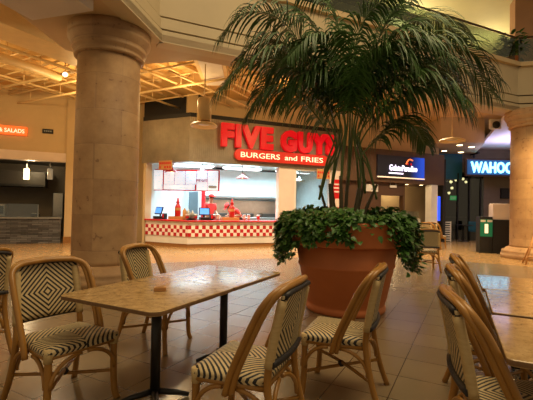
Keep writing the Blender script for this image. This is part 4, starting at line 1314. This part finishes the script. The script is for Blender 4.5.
for (x, y, a, lab) in (
    (-1.02, 3.80, -106, 'bistro chair behind the left tables, directly before the stone column'),
    (-.10, 2.28, 68, 'bistro chair seen from behind at the near side of the left tables'),
    (.555, 2.90, 68, 'bistro chair seen from behind, standing in front of the terracotta planter'),
    (-2.62, 3.42, 60, 'bistro chair cut off by the left edge of the photo'),
    (1.20, 1.87, -106, 'nearest bistro chair on the left side of the right-hand tables'),
    (1.62, 2.72, -113, 'middle bistro chair on the left side of the right-hand tables'),
    (1.98, 3.42, -115, 'farthest bistro chair on the left side of the right-hand tables'),
    (3.62, 8.85, -8, 'distant bistro chair seen from behind, right of the planter ivy'),
    (5.75, 13.6, -60, 'bistro chair near the dessert shop pier, behind the lone distant chair'),
    (6.2, 14.2, -60, 'bistro chair nearest the blue glowing panel'),
):
    dup(CH, (x, y, 0), R(a), lab)

# ------------------------------------------------------------------ light
def area(name, loc, size, power, col, rot=(0, 0, 0), sy=None, spread=None):
    l = bpy.data.lights.new(name, 'AREA'); l.energy = power; l.color = lin(col)[:3]; l.size = size
    if sy: l.shape = 'RECTANGLE'; l.size_y = sy
    if spread: l.spread = R(spread)
    o = bpy.data.objects.new(name, l); COL.objects.link(o); o.location = loc; o.rotation_euler = rot
    return o
def point(name, loc, power, col, r=.15):
    l = bpy.data.lights.new(name, 'POINT'); l.energy = power; l.color = lin(col)[:3]; l.shadow_soft_size = r
    o = bpy.data.objects.new(name, l); COL.objects.link(o); o.location = loc
    return o
WARM = (255, 212, 142); WARM2 = (255, 226, 176); COOL = (215, 240, 255)
# kitchen
area('kitchen_light', tuple(FG(2.4, 1.6, 2.86)), 4.6, 330, COOL, (0, 0, RA), 1.4, spread=150)
area('backsplash_fill', tuple(BK(3.2, -.8, 1.70)), 5, 45, (255, 240, 220), (0, 0, BA), .5)  # added fill under the hood to brighten the shaded backsplash
area('kitchen_left_light', tuple(FL(1.3, 1.6, 2.86)), 1.4, 85, COOL, (0, 0, LA), spread=150)
# downlights of the walkway in front of the shops
for k, (s, d) in enumerate(((-3.6, -1.6), (-.8, -1.8), (1.8, -1.9), (4.6, -1.7), (7.6, -2.2), (10.0, -3.2))):
    p = FG(s, d, 4.55); area('walkway_light', tuple(p), .35, 85, (255, 230, 188), (0, 0, 0), spread=130)
# lamps washing the open ceiling
for p in ((-7.5, 9.0, 4.3), (-5.2, 10.8, 4.2), (-2.4, 10.4, 4.2), (1.0, 11.2, 4.2), (-6.5, 6, 4.2)):
    point('ceiling_wash', p, 60, WARM)
# left shop
point('left_shop_light', tuple(LW(-1.1, .9, 2.6)), 34, WARM2)
# hall lights from the upper floor
area('hall_light', (2.2, 3.3, 8.2), 5, 380, WARM2)
point('upper_light', (5, 14.5, 7.6), 150, (255, 238, 190), .3)
point('upper_light', (9, 16, 7.4), 110, (255, 238, 190), .3)
point('restaurant_light', (9.6, 20.5, 3.0), 12, WARM2)
area('soffit_fill', (10.4, 15.6, 3.7), 2.5, 70, (205, 200, 255), (PI, 0, 0))  # added bluish fill with no fixture, aimed up to tint only the soffit
area('right_walkway_light', (7.4, 9.4, 4.25), .5, 150, WARM, spread=140)
point('dessert_light', tuple(GF(3.4, .9, 2.2)), 20, WARM2)

w = bpy.data.worlds.new('world'); scene.world = w; w.use_nodes = True
bg = w.node_tree.nodes['Background']; bg.inputs[0].default_value = lin((255, 226, 182)); bg.inputs[1].default_value = .28

scene.view_settings.view_transform = 'Standard'
scene.view_settings.look = 'None'
scene.view_settings.gamma = 1
scene.view_settings.exposure = 0.2
scene.view_settings.use_curve_mapping = False
scene.cycles.max_bounces = 8
scene.cycles.use_denoising = True
